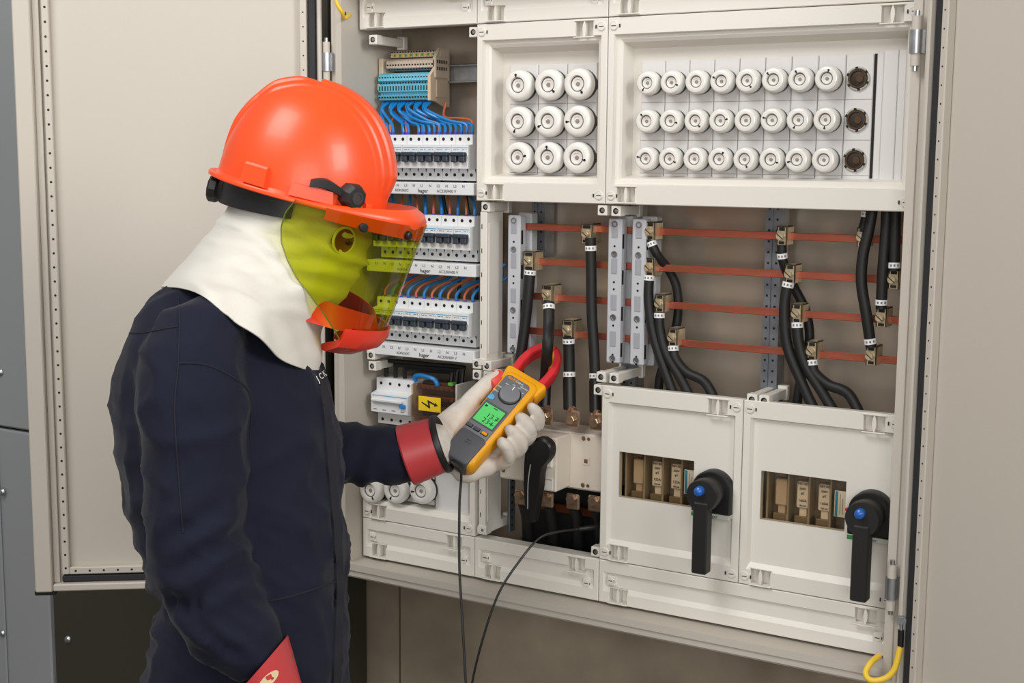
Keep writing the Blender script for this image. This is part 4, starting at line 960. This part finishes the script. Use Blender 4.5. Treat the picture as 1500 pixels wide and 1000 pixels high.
def hfold(p, n):
    px, py, z = pix(p)
    if py < 290: return 0
    # folds run from the cheek back and down to the nape
    t = (py-300)-(px-340)*.24
    amp = min(1, max(0, (py-300)/40))*min(1, max(0, (500-py)/100))
    d = amp*.0035*math.sin(t*.19+2.6*noise.noise(V((px*.014, py*.012, 1))))*(.55+.9*noise.noise(V((px*.008, py*.02, 7))))*min(1, max(0, (px-300)/60))
    u3 = (px-340)*.97+(py-300)*.24; t3 = t*.97
    d += amp*.0085*((1-abs(noise.noise(V((u3*.0065, t3*.030, 2.2)))))**3-.45)*min(1, max(0, (px-290)/50))
    d += amp*.0045*((1-abs(noise.noise(V((u3*.012+5, t3*.055, 6.1)))))**4-.3)*min(1, max(0, (px-300)/50))
    t2 = px*.10-py*.03; low = min(1, max(0, (py-400)/70))
    d += low*.0055*noise.noise(V((t2*.32, py*.006, 4)))+.0016*noise.noise(V((px*.03, py*.05, z*9)))
    return d
displace(hood.data, hfold)
# hem thickness
sol = hood.modifiers.new('thickness', 'SOLIDIFY'); sol.thickness = .0022; sol.offset = -1
# face opening with ribbed edge
hb_ = BVHTree.FromPolygons([v.co.copy() for v in hood.data.vertices], [tuple(p.vertices) for p in hood.data.polygons])
c_, nrm, _, _ = hb_.ray_cast(CAMP, ray(503, 352).normalized()); nrm = (nrm if nrm.dot(fw) < 0 else -nrm); ax = up.cross(nrm).normalized(); ay = nrm.cross(ax)
def ell(q, h_, n=28): return [c_+nrm*h_+(ax*math.cos(2*math.pi*j/n)*.0165+ay*math.sin(2*math.pi*j/n)*.0175)*q for j in range(n)]
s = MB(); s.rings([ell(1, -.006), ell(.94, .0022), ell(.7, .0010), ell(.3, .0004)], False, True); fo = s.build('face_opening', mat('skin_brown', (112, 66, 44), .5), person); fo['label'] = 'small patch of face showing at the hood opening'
s = MB(); s.rings([[c_+nrm*(.0016+.0012*math.sin(math.pi*t/6))+ax*(.002+.0022*t)+ay*(k*.0028*math.sin(math.pi*t/6)-.003) for k in (-1, 1)] for t in range(7)], loop=False); s.build('eye', mat('eye_dark', (40, 26, 22), .3), fo)
s = MB()
for q, k, h_ in ((1.04, .0022, .0010),):
    P = ell(q, h_, 24); s.tube(P+[P[0]], k, 8, 2)
s.build('rib_edge', HOODM, person)
# ================================================================== hard hat with face shield
hat = thing('hard_hat', 'glossy orange hard hat with yellow tinted face shield worn over the hood', 'helmet')
T15, RL = math.radians(15.0), math.radians(9.0)
O_ = dp(470, 285, D0); PXM = D0/FPX
A_ = rt*math.cos(T15)-up*math.sin(T15); U0 = up*math.cos(T15)+rt*math.sin(T15); S0 = -fw
U_ = U0*math.cos(RL)+S0*math.sin(RL); S_ = S0*math.cos(RL)-U0*math.sin(RL)
MH = Matrix(((A_.x, S_.x, U_.x, O_.x), (A_.y, S_.y, U_.y, O_.y), (A_.z, S_.z, U_.z, O_.z), (0, 0, 0, 1)))   # local: x forward, y towards near side, z up
La, Ws, Hh_, a0 = .1195, .106, .148, -.026
def dome(phi, th):
    c = math.cos(th)**.80; z = math.sin(th)
    x = a0+La*math.cos(phi)*c*(1+.0*z); y = Ws*math.sin(phi)*c; zz = Hh_*z-.004
    x -= .006*z*z
    r_ = 0
    if z > .15:
        w_ = min(1, (z-.15)/.35)*min(1, max(0, (c)*4)) if math.cos(phi) < 0 else min(1, (z-.15)/.2)
        ay_ = abs(y)
        def step(e, s_): return 1/(1+math.exp((ay_-e)/s_))
        r_ = (.0056*step(.0200, .0009)+.0040*step(.034, .0010)*(1 if x > -.09 else max(0, 1-(-.09-x)/.02))+.0022*step(.0445, .0012)*min(1, max(0, (x+.075)/.03)))*w_
    n = V((math.cos(phi)*c/La, math.sin(phi)*c/Ws, z/Hh_)).normalized()
    p = V((x, y, zz))+n*r_
    return p
s = MB(); NP, NT = 420, 80
R = [[dome(2*math.pi*j/NP, math.pi/2*(i/NT)*.995) for j in range(NP)] for i in range(NT+1)]
s.rings(R, False, True); shell = s.build('shell', ORANGE, hat, smooth=60, M=MH)
# brim with a gutter, widening to the peak
s = MB(); R = []
for j in range(NP):
    phi = 2*math.pi*j/NP; cp, sp = math.cos(phi), math.sin(phi); pk = max(0, cp)**2.2
    wd = .0125+.046*pk
    def bp2(w_, z):
        f = min(1, max(0, w_/wd)); ys = Ws*sp
        yo = (Ws+.0115)*(math.copysign(abs(sp)**.58, sp) if cp > 0 else sp)
        return V((a0+(La+w_)*cp, ys+(yo-ys)*f, z))
    R.append([bp2(-.004, .001), bp2(.0006, -.0005), bp2(wd*.25, -.005-.004*pk), bp2(wd*.45, -.004+.008*pk), bp2(wd*.68, -.003+.018*pk), bp2(wd*.9, -.003+.011*pk), bp2(wd, -.0045+.003*pk), bp2(wd*.96, -.0085-.002*pk), bp2(wd*.6, -.010), bp2(.002, -.0085), bp2(-.004, -.006)])
R.append(R[0]); s.rings(R, loop=True); s.build('brim', ORANGE, hat, smooth=50, M=MH)
def blk(ph, w_, h0, h1, t, m=ORANGE, name='slot_block', par=hat, top=.7):
    """raised accessory block on the side of the shell at angle ph"""
    s = MB(); R = []
    for z, k, tt in ((h0, 1.0, t), (h1-.003, .92, t*.92), (h1, .9, t*top)):
        ring = []
        th = math.asin(min(.99, max(0.02, (z+.004)/Hh_)))
        for d_, o_ in ((-1, -.006), (-1, tt), (1, tt), (1, -.006)):
            pp = dome(ph+d_*w_*k, th); c = V((a0, 0, 0)); q = V((pp.x-a0, pp.y, 0)).normalized(); ring.append(pp+q*o_)
        R.append(ring)
    s.rings(R, True, True); return s.build(name, m, par, smooth=20, M=MH)
NEAR = math.pi/2
blk(NEAR+.40, .155, -.002, .026, .009); blk(NEAR-.26, .24, -.002, .016, .008, top=.9)
blk(-NEAR-.62, .155, -.002, .026, .009)
blk(NEAR-.98, .055, .002, .010, .006)
# accessory clip with knob on the near side
s = MB(); R = []
for f in range(13):
    ph = NEAR-.22-.46*f/12; th = math.asin((.020+.004*math.sin(f*.4)+.004)/Hh_); pp = dome(ph, th); q = V((pp.x-a0, pp.y, 0)).normalized(); hgt = .0075-.0025*abs(f-5)/7
    R.append([pp+q*-.002+V((0, 0, -hgt)), pp+q*.011+V((0, 0, -hgt*.7)), pp+q*.011+V((0, 0, hgt*.8)), pp+q*-.002+V((0, 0, hgt))])
s.rings(R, True, True); cl = s.build('accessory_clip', BLACK, hat, M=MH)
ph = NEAR-.70; pp = dome(ph, math.asin(.018/Hh_)); q = V((pp.x-a0, pp.y, 0)).normalized()
s = MB(); s.lathe([(.0175, -.002), (.0185, .008), (.0165, .017), (.0140, .020), (.008, .0205), (.0075, .0195), (0, .0195)], pp+V((0, 0, .002)), q, 8, ph=.3); s.build('clip_knob', mat('knob_black', (34, 33, 33), .5), cl, M=MH, smooth=30)
s = MB(); s.lathe([(.0085, .0198), (.0085, .0215), (.006, .0216), (.0055, .0205), (0, .0205)], pp+V((0, 0, .002)), q, 20); s.build('knob_cap', mat('knob_grey', (58, 56, 56), .5), cl, M=MH)
# suspension band and ratchet at the rear
s = MB(); R = []
for j in range(41):
    ph = math.pi+(j/40-.5)*3.3; k = math.cos((ph-math.pi)*.5)
    c = V((a0+.002, 0, 0)); d_ = V((math.cos(ph)*(La-.010), math.sin(ph)*(Ws-.010), 0)); dr = -.010-.028*max(0, k)**1.2
    R.append([c+d_+V((0, 0, -.002)), c+d_*1.02+V((0, 0, -.002)), c+d_*1.02+V((0, 0, dr-.006)), c+d_+V((0, 0, dr-.006))])
s.rings(R, True, True); s.build('suspension_band', BLACK, hat, M=MH)
c = V((a0-La+.006, .0, -.030))
s = MB(); s.lathe([(.017, 0), (.0195, .003), (.0195, .012), (.017, .015), (0, .016)], c, (-1, 0, -.05), 10); s.build('ratchet_knob', BLACK, hat, M=MH, smooth=20)
# face shield: tinted sheet on an elliptical cylinder
SHC, SRA, SRS = .020, .134, .122
def sh(ph, z, dr=0.0): return V((SHC+(SRA+dr+.125*(z+.01))*math.cos(ph), (SRS+dr+.06*(z+.01))*math.sin(ph), z))
lim = [(-.004, 103), (-.025, 108), (-.045, 109), (-.065, 107), (-.085, 101), (-.105, 93), (-.125, 81), (-.145, 70), (-.162, 61), (-.178, 53)]
R = []
for i in range(46):
    z = -.004-.174*i/45
    for (za, pa), (zb_, pb_) in zip(lim, lim[1:]):
        if za >= z >= zb_-1e-9: pm = math.radians(pa+(pb_-pa)*(za-z)/(za-zb_))
    R.append([sh(-pm+2*pm*j/72, z) for j in range(73)])
s = MB(); s.rings(R, loop=False)
SHIELD = clear_mat('tinted_shield', (220, 224, 92), .04, .075)
fs = s.build('face_shield', SHIELD, hat, smooth=180, M=MH); fs['label'] = 'transparent yellow-green face shield'
s = MB(); edge = [R[i][-1] for i in range(46)]; s.tube(edge, .0009, 6, 1); edge2 = [R[i][0] for i in range(46)]; s.tube(edge2, .0009, 6, 1); s.tube(R[-1], .0008, 6, 1)
s.build('shield_edge', mat('edge_olive', (96, 104, 30), .25), fs, M=MH)
s = MB(); s.rings([[sh(p_, -.004, -.004), sh(p_, -.004, -.0012), sh(p_, -.026+.006*abs(p_)/1.4, -.0012), sh(p_, -.026+.006*abs(p_)/1.4, -.004)] for p_ in [math.radians(-85+170*j/50) for j in range(51)]], True, True); s.build('shield_carrier', ORANGE, hat, M=MH)
for p_ in (62, 28, -28, -62):
    a = sh(math.radians(p_), -.018); q = V((math.cos(math.radians(p_)), math.sin(math.radians(p_)), 0)); s = MB()
    s.lathe([(.0062, -.001), (.0062, .0035), (.0045, .0048), (0, .005)], a, q, 16); s.build('shield_button', BLACK, fs, M=MH)
# chin guard
s = MB(); R = []
for j in range(57):
    p_ = math.radians(-54+108*j/56); k = math.cos(p_*1.2)**.5 if abs(p_*1.2) < 1.57 else 0
    R.append([sh(p_, -0.160, .0012), sh(p_, -0.158, .0042), sh(p_, -0.171, .0062), sh(p_, -0.186, .000), sh(p_, -0.200-.006*(1-abs(p_)/1.15), -.030), sh(p_, -0.202-.006*(1-abs(p_)/1.15), -.046), sh(p_, -0.194, -.046), sh(p_, -0.178, -.008), sh(p_, -0.166, .0008)])
s.rings(R, True, True); cg = s.build('chin_guard', REDP, hat, M=MH); cg['label'] = 'red chin cup closing the shield below'
s = MB(); R = []
for j in range(57):
    p_ = math.radians(-100+200*j/56); f = abs(p_)/math.radians(100); z0_, z1_ = -0.172+.014*f, -0.146+.022*f
    R.append([sh(p_, z0_, -.010-.004*f), sh(p_, z0_, -.0075-.004*f), sh(p_, z1_, -.022-.014*f), sh(p_, z1_, -.0245-.014*f)])
s.rings(R, True, True); s.build('chin_collar', REDP, hat, M=MH)
for p_ in (46, -46):
    a = sh(math.radians(p_), -0.164); q = V((math.cos(math.radians(p_)), math.sin(math.radians(p_)), 0)); s = MB(); s.lathe([(.0062, -.001), (.0062, .0035), (0, .005)], a, q, 16); s.build('guard_button', BLACK, hat, M=MH)
# ================================================================== clamp meter
MYEL = mat('meter_yellow', (246, 172, 20), .42); MGREY = mat('meter_grey', (112, 114, 120), .5, bump=.05, bscale=600); MDG = mat('meter_dark', (84, 86, 92), .5)
MRED = mat('jaw_red', (214, 44, 52), .38); LCD = mat('lcd_green', (86, 196, 104), .3, emit=.28); INKB = mat('lcd_ink', (16, 46, 28), .5)
meter = thing('clamp_meter', 'yellow and grey clamp meter with red jaw held around a cable', 'meter')
def cv(a, b, c): return rt*a+up*b+fw*c
Lv = cv(.654*.866, .759*.866, .50).normalized(); Wv = cv(.855, -.518, -.32); Wv = (Wv-Lv*Wv.dot(Lv)).normalized(); Nv = Wv.cross(Lv).normalized()
OM = dp(683, 655, 2.178)
MM = Matrix(((Wv.x, Lv.x, Nv.x, OM.x), (Wv.y, Lv.y, Nv.y, OM.y), (Wv.z, Lv.z, Nv.z, OM.z), (0, 0, 0, 1)))
def rpoly(hw0, hw1, y0, y1, rad, n=5, dx=0):
    P = []
    for cx, cy, a0_ in ((hw0-rad, y0+rad, -90), (hw1-rad, y1-rad, 0), (-hw1+rad, y1-rad, 90), (-hw0+rad, y0+rad, 180)):
        for k in range(n+1):
            a = math.radians(a0_+90*k/n); P.append((cx+dx+rad*math.cos(a), cy+rad*math.sin(a)))
    return P
def slab(mb, poly, z0, z1, bev=.003, k=.0):
    cx = sum(p[0] for p in poly)/len(poly); cy = sum(p[1] for p in poly)/len(poly)
    def ring(d, z):
        out = []
        for x, y in poly:
            v_ = V((x-cx, y-cy, 0)); l = v_.length; v_ = v_*((l-d)/l); out.append(V((cx+v_.x, cy+v_.y, z)))
        return out
    mb.rings([ring(bev, z0), ring(0, z0+bev), ring(0, z1-bev), ring(bev*.35, z1-bev*.35), ring(bev, z1)], True, True)
s = MB(); slab(s, rpoly(.0285, .0320, -.026, .172, .012), -.040, 0, .007); slab(s, rpoly(.0370, .0400, .150, .181, .006), -.036, -.004, .005); s.build('body', MYEL, meter, M=MM, smooth=50)
s = MB(); slab(s, rpoly(.0235, .0240, -.026, .160, .008, dx=-.0035), -.006, .0022, .0018); fp = s.build('face_plate', MGREY, meter, M=MM, smooth=50)
s = MB(); slab(s, rpoly(.0240, .0252, -.0295, .030, .008, dx=-.0035), -.036, .0030, .003); s.build('end_cap', MDG, meter, M=MM, smooth=50)
s = MB(); s.lathe([(.0195, 0), (.0195, .0012), (.0175, .0014)], (0.0005, .124, .0022), (0, 0, 1), 36, True, True); s.build('dial_ring', BLACK, fp, M=MM)
s = MB(); s.lathe([(.0176, 0), (.0172, .0055), (.0150, .0065), (0, .0062)], (0.0005, .124, .0030), (0, 0, 1), 36); d_ = s.build('dial', mat('dial_grey', (124, 126, 132), .45), fp, M=MM)
s = MB(); s.box(-.0003, .0012, .131, .139, .0094, .0100, M=None); s.build('dial_pointer', WHITE, fp, M=MM)
s = MB(); s.lathe([(.0058, 0), (.0056, .0022), (.004, .003), (0, .003)], (-.0225, .103, .0020), (0, 0, 1), 20); s.build('lamp_button', mat('button_cyan', (80, 180, 224), .3), fp, M=MM)
s = MB(); s.box(-.0255, .0185, .048, .094, .0018, .0030, .0006); s.build('display_frame', MDG, fp, M=MM)
s = MB(); s.box(-.0230, .0155, .0505, .0895, .0026, .0034); lc = s.build('display', LCD, fp, M=MM)
T_ = MM @ Matrix.Translation((.008, .0715, .0035)) @ Matrix.Shear('XY', 4, (.15, 0)) if False else MM @ Matrix.Translation((.003, .0700, .0035))
lettering('13.7', .0130, T_, INKB, fp, ext=.0001); lettering('234', .0135, MM @ Matrix.Translation((.001, .0580, .0035)), INKB, fp, ext=.0001)
s = MB(); s.box(-.021, -.017, .082, .086, .0033, .0037); s.box(-.006, .002, .086, .0875, .0033, .0037); s.box(.0085, .0145, .069, .0705, .0033, .0037); s.box(.0085, .013, .057, .0585, .0033, .0037); s.build('display_symbol', INKB, fp, M=MM)
for k, (bx, cm) in enumerate(((-.020, MDG), (-.0055, MDG), (.0095, MYEL))):
    s = MB(); s.box(bx-.0050, bx+.0050, .0345, .0400, .0020, .0052, .0012); s.build('button', cm, fp, M=MM)
    s = MB(); s.box(bx-.0060, bx+.0060, .0335, .0412, .0018, .0026, .0004); s.build('button_surround', BLACK, fp, M=MM)
lettering('FLUKE', .0068, MM @ Matrix.Translation((-.0130, .1540, .0024)), MYEL, fp, ext=.0002)
lettering('378 FC', .0042, MM @ Matrix.Translation((.0025, .1535, .0024)), WHITE, fp, ext=.0002); lettering('TRUE-RMS', .0032, MM @ Matrix.Translation((.0125, .1490, .0024)), WHITE, fp, ext=.0002)
for k, (tx, an) in enumerate((('V', 20), ('A', 48), ('mV', 76), ('Hz', 104), ('kW', 132), ('OFF', 168), ('INRUSH', 195))):
    a = math.radians(an); lettering(tx, .0042, MM @ Matrix.Translation((.0005+.0235*math.cos(a), .124+.0215*math.sin(a), .0024)), WHITE, fp, ext=.0002)
lettering('600 V', .0036, MM @ Matrix.Translation((-.003, .0120, .0031)), INK, fp, ext=.0002); lettering('CAT IV', .0036, MM @ Matrix.Translation((-.003, .0070, .0031)), INK, fp, ext=.0002)
# jaw
JY = .2060
def jaw(a0_, a1_, name):
    s = MB(); R = []; n = 26
    for i in range(n+1):
        a = math.radians(a0_+(a1_-a0_)*i/n); c, q = math.cos(a), math.sin(a); tp_ = 1.0
        wi, hi, wo, ho = .0215, .046, .0355, .0610
        pi_ = V((wi*c, JY-.004+hi*q, 0)); po = V((wo*math.copysign(abs(c)**.9, c), JY-.004+ho*math.copysign(abs(q)**.95, q), 0))
        R.append([pi_+V((0, 0, -.033)), pi_+V((0, 0, -.010)), pi_.lerp(po, .15)+V((0, 0, -.0075)), pi_.lerp(po, .8)+V((0, 0, -.0075)), po+V((0, 0, -.011)), po+V((0, 0, -.031)), pi_.lerp(po, .8)+V((0, 0, -.035))])
    s.rings(R, True, True); return s.build(name, MRED, meter, M=MM, smooth=40)
jaw(-50, 77, 'jaw'); jaw(79, 230, 'jaw')
s = MB(); R = []
for i in range(12):
    a = math.radians(20+58*i/11); c, q = math.cos(a), math.sin(a); R.append([V((.0195*c, JY-.004+.0435*q, -.026)), V((.0195*c, JY-.004+.0435*q, -.012)), V((.0235*c, JY-.004+.0485*q, -.0072)), V((.0235*c, JY-.004+.0485*q, -.0100))])
s.rings(R, True, True); s.build('jaw_arrow', MYEL, meter, M=MM)
s = MB(); slab(s, [(-.030, .128), (-.046, .134), (-.056, .146), (-.056, .156), (-.048, .164), (-.030, .168)], -.030, -.008, .004); s.build('trigger', mat('trigger_red', (226, 70, 62), .4), meter, M=MM, smooth=50)
s = MB(); s.box(.0322, .0335, .150, .160, -.024, -.012, .0005); s.build('side_window', ZINC, meter, M=MM)
# test lead from the meter
P0 = MM @ V((-.010, -.030, -.016))
q = [dp(675, 690, 2.10), dp(673, 740, 2.07), dp(673, 830, 2.06), dp(677, 900, 2.05), dp(683, 1010, 2.04), dp(690, 1100, 2.03)]
t = thing('test_lead', 'thin black lead hanging down from the bottom of the clamp meter', 'cable'); s = MB(); s.tube([P0]+q, .0021, 8, 8); s.build('lead', BLACKW, t)
s = MB(); s.cyl(MM @ V((-.010, -.026, -.016)), q[0], .0046, 12, .0026); s.build('strain_relief', BLACK, t)
t = thing('test_lead', 'thin black lead curving from the main switch bay down out of view', 'cable')
P = [at(876, 771, .03), at(845, 775, .005), at(815, 779, -.03), at(790, 788, -.06), at(762, 820, -.10), at(730, 870, -.13), at(706, 940, -.15), at(690, 1010, -.16), at(683, 1090, -.17)]
s = MB(); s.tube(P, .0021, 8, 8); s.build('lead', BLACKW, t); s = MB(); s.tube([at(896, 768, .06), P[0], at(848, 774.5, .007)], [.0062, .0036], 12, 6); s.build('probe_handle', BLACK, t)
# ================================================================== gloves
def ml(x, y, z): return MM @ V((x, y, z))
mb = MB()
W0, W1 = dp(632, 656, 2.160), dp(662, 642, 2.165)
loft(mb, [(622, 660, 2.172, 38, .038), (638, 653, 2.198, 38, .034), (656, 642, 2.236, 37, .029), (680, 622, 2.262, 36, .025), (700, 604, 2.28, 33, .023)], 24)
capsule(mb, [ml(-.030, .000, -.066), ml(-.012, .05, -.072), ml(.004, .10, -.072)], [.028, .031, .028], 16)
capsule(mb, [ml(.004, -.006, -.062), ml(.022, .03, -.068)], [.024, .025], 14)
capsule(mb, [ml(-.042, .010, -.060), ml(-.056, .050, -.046), ml(-.057, .090, -.030), ml(-.052, .132, -.022), ml(-.046, .158, -.018)], [.024, .021, .0175, .0150, .0115], 14)
GL = me = union(mb, 'glove', .0035, 5)
mb = MB()
FG = [(.128, .0128, .004, .056), (.098, .0140, .006, .058), (.070, .0142, .008, .058), (.042, .0130, .006, .054)]
for k, (y, r_, tip, xo) in enumerate(FG):
    capsule(mb, [ml(.000, y-.018, -.064), ml(.034, y-.006, -.066), ml(xo, y, -.044), ml(xo-.001, y+.002, -.018), ml(xo-.012-(.006 if k in (1, 2) else 0), y+.000, .000)], [r_*1.12, r_*1.12, r_*1.05, r_, r_*.86], 12)
capsule(mb, [ml(.002, .03, -.070), ml(.004, .10, -.070)], [.027, .027], 14)
me2 = union(mb, 'fingers', .0030, 3, .4)
bm = bmesh.new(); bm.from_mesh(me); bm.from_mesh(me2); tmp = bpy.data.meshes.new('glove'); bm.to_mesh(tmp); bm.free()
to = bpy.data.objects.new('glove', tmp); COL.objects.link(to); md = to.modifiers.new('r', 'REMESH'); md.mode = 'VOXEL'; md.voxel_size = .0028; sm = to.modifiers.new('s', 'SMOOTH'); sm.iterations = 3; sm.factor = .4
dg = bpy.context.evaluated_depsgraph_get(); dg.update(); gm = bpy.data.meshes.new_from_object(to.evaluated_get(dg)); bpy.data.objects.remove(to)
def crease(p, n):
    return ((1-abs(noise.noise(p*26+V((2, 1, 0)))))**4)*-.0016+noise.noise(p*42)*.0009
displace(gm, crease); finish(gm, LEATHER)
gl = link('glove', gm, person); gl['label'] = 'white leather glove gripping the meter'
s = MB(); st = [(594, 667, 2.156, 45, .051), (596, 666.5, 2.156, 46, .052), (610, 662, 2.158, 44.5, .050), (630, 655.5, 2.160, 42.5, .047), (646, 650, 2.161, 41, .045), (646.5, 650, 2.161, 39, .043), (630, 655.5, 2.160, 40.5, .045), (596, 666.5, 2.156, 44, .050), (594, 667, 2.156, 43.5, .049)]
def ringset(st, tilt, n=40):
    """rings around the forearm axis; the rings lie square to it apart from a small lean"""
    a = dp(*st[0][:3]); b = dp(*st[4][:3]); t = (b-a).normalized(); e2 = (fw-t*fw.dot(t)).normalized(); e1 = t.cross(e2).normalized(); R = []
    for px, py, d, hp, hd in st:
        c = dp(px, py, d); hw = hp*d/FPX; R.append([c+e1*hw*math.cos(2*math.pi*j/n)+t*(tilt*hw*math.cos(2*math.pi*j/n)+.10*hd*math.sin(2*math.pi*j/n))+e2*hd*math.sin(2*math.pi*j/n) for j in range(n)])
    return R
s.rings(ringset(st, -.0)); s.build('cuff', REDRUB, gl)
s = MB(); s.rings(ringset([(643, 651, 2.161, 43.5, .047), (645, 650.4, 2.161, 44, .0475), (649, 649, 2.161, 43.5, .047), (651, 648.4, 2.161, 42, .046), (652, 648, 2.161, 40, .044), (644, 650.6, 2.161, 40, .044)], 0)); s.build('cuff_trim', BLACK, gl)
# glove on the lowered near hand
mb = MB()
def np_(px, py, d): return dp(px, py, d)
loft(mb, [(404, 1010, 1.67, 38, .042), (416, 1050, 1.67, 36, .038), (428, 1090, 1.672, 40, .034), (440, 1130, 1.675, 44, .030), (448, 1160, 1.678, 40, .026)], 20)
for k, (dx, L) in enumerate(((34, 86), (14, 96), (-8, 90), (-28, 72))):
    a = np_(448+dx, 1150, 1.665+.004*k); b = np_(456+dx*1.0, 1150+L*.5, 1.668); c = np_(454+dx*.9, 1150+L, 1.69); capsule(mb, [a, b, c], [.0125, .0115, .0095], 12)
capsule(mb, [np_(440, 1090, 1.66), np_(476, 1130, 1.65), np_(490, 1175, 1.66)], [.017, .014, .011], 12)
gm2 = union(mb, 'glove', .0035, 3); displace(gm2, crease); finish(gm2, LEATHER); g2 = link('glove', gm2, person)
s = MB(); R = []
a, b = dp(384, 972, 1.672), dp(418, 1050, 1.672); t = (b-a).normalized()
e1 = (dp(416, 936, 1.672)-dp(352, 1008, 1.672)).normalized(); e2 = fw
for f, hp, hd in ((0, 52, .060), (.01, 53.5, .0615), (.25, 48, .056), (.6, 41, .047), (1, 37, .042), (1, 35, .040), (.5, 40, .046), (.02, 50, .058), (0, 50, .058)):
    c = a.lerp(b, f); hw = hp*1.672/FPX; ee = (e1*(1-f)+(t.cross(e2)*-1 if t.cross(e2).dot(e1) < 0 else t.cross(e2))*f).normalized()
    R.append([c+ee*hw*math.cos(2*math.pi*j/40)+e2*hd*math.sin(2*math.pi*j/40) for j in range(40)])
s.rings(R); cf = s.build('cuff', REDRUB, g2)
cb = BVHTree.FromPolygons([v.co.copy() for v in cf.data.vertices], [tuple(p.vertices) for p in cf.data.polygons]); st_ = []
for j in range(20):
    q = 2*math.pi*j/20; u1, v1 = 20*math.cos(q), 7.5*math.sin(q); h = cb.ray_cast(CAMP, ray(393+u1*.72+v1*.69, 996-u1*.69+v1*.72).normalized())
    if h[0] is not None: st_.append(h[0]-ray(393, 996).normalized()*.0010)
if len(st_) > 8:
    k = MB(); k.prism(st_, -fw*.0004); k.build('sticker', mat('sticker_tan', (214, 190, 150), .6), g2)
# ================================================================== finish: origins at the base of each thing, everything raised to its height above the floor
def low_pts(o, M):
    out = []
    if o.type == 'MESH': out += [M @ V(c) for c in o.bound_box]
    for c in o.children: out += low_pts(c, M @ Matrix.Translation(c.location) @ c.rotation_euler.to_matrix().to_4x4())
    return out
for o in TOP:
    if o.get('fixed'):
        del o['fixed']; o.location.z += Z0; continue
    pts = low_pts(o, Matrix.Identity(4))
    c = V(((min(p.x for p in pts)+max(p.x for p in pts))/2, (min(p.y for p in pts)+max(p.y for p in pts))/2, min(p.z for p in pts)))
    if o.type == 'MESH':
        o.data.transform(Matrix.Translation(-c))
        for ch in o.children: ch.location -= c
    else:
        for ch in o.children: ch.location -= c
    o.location = o.location + c + V((0, 0, Z0))
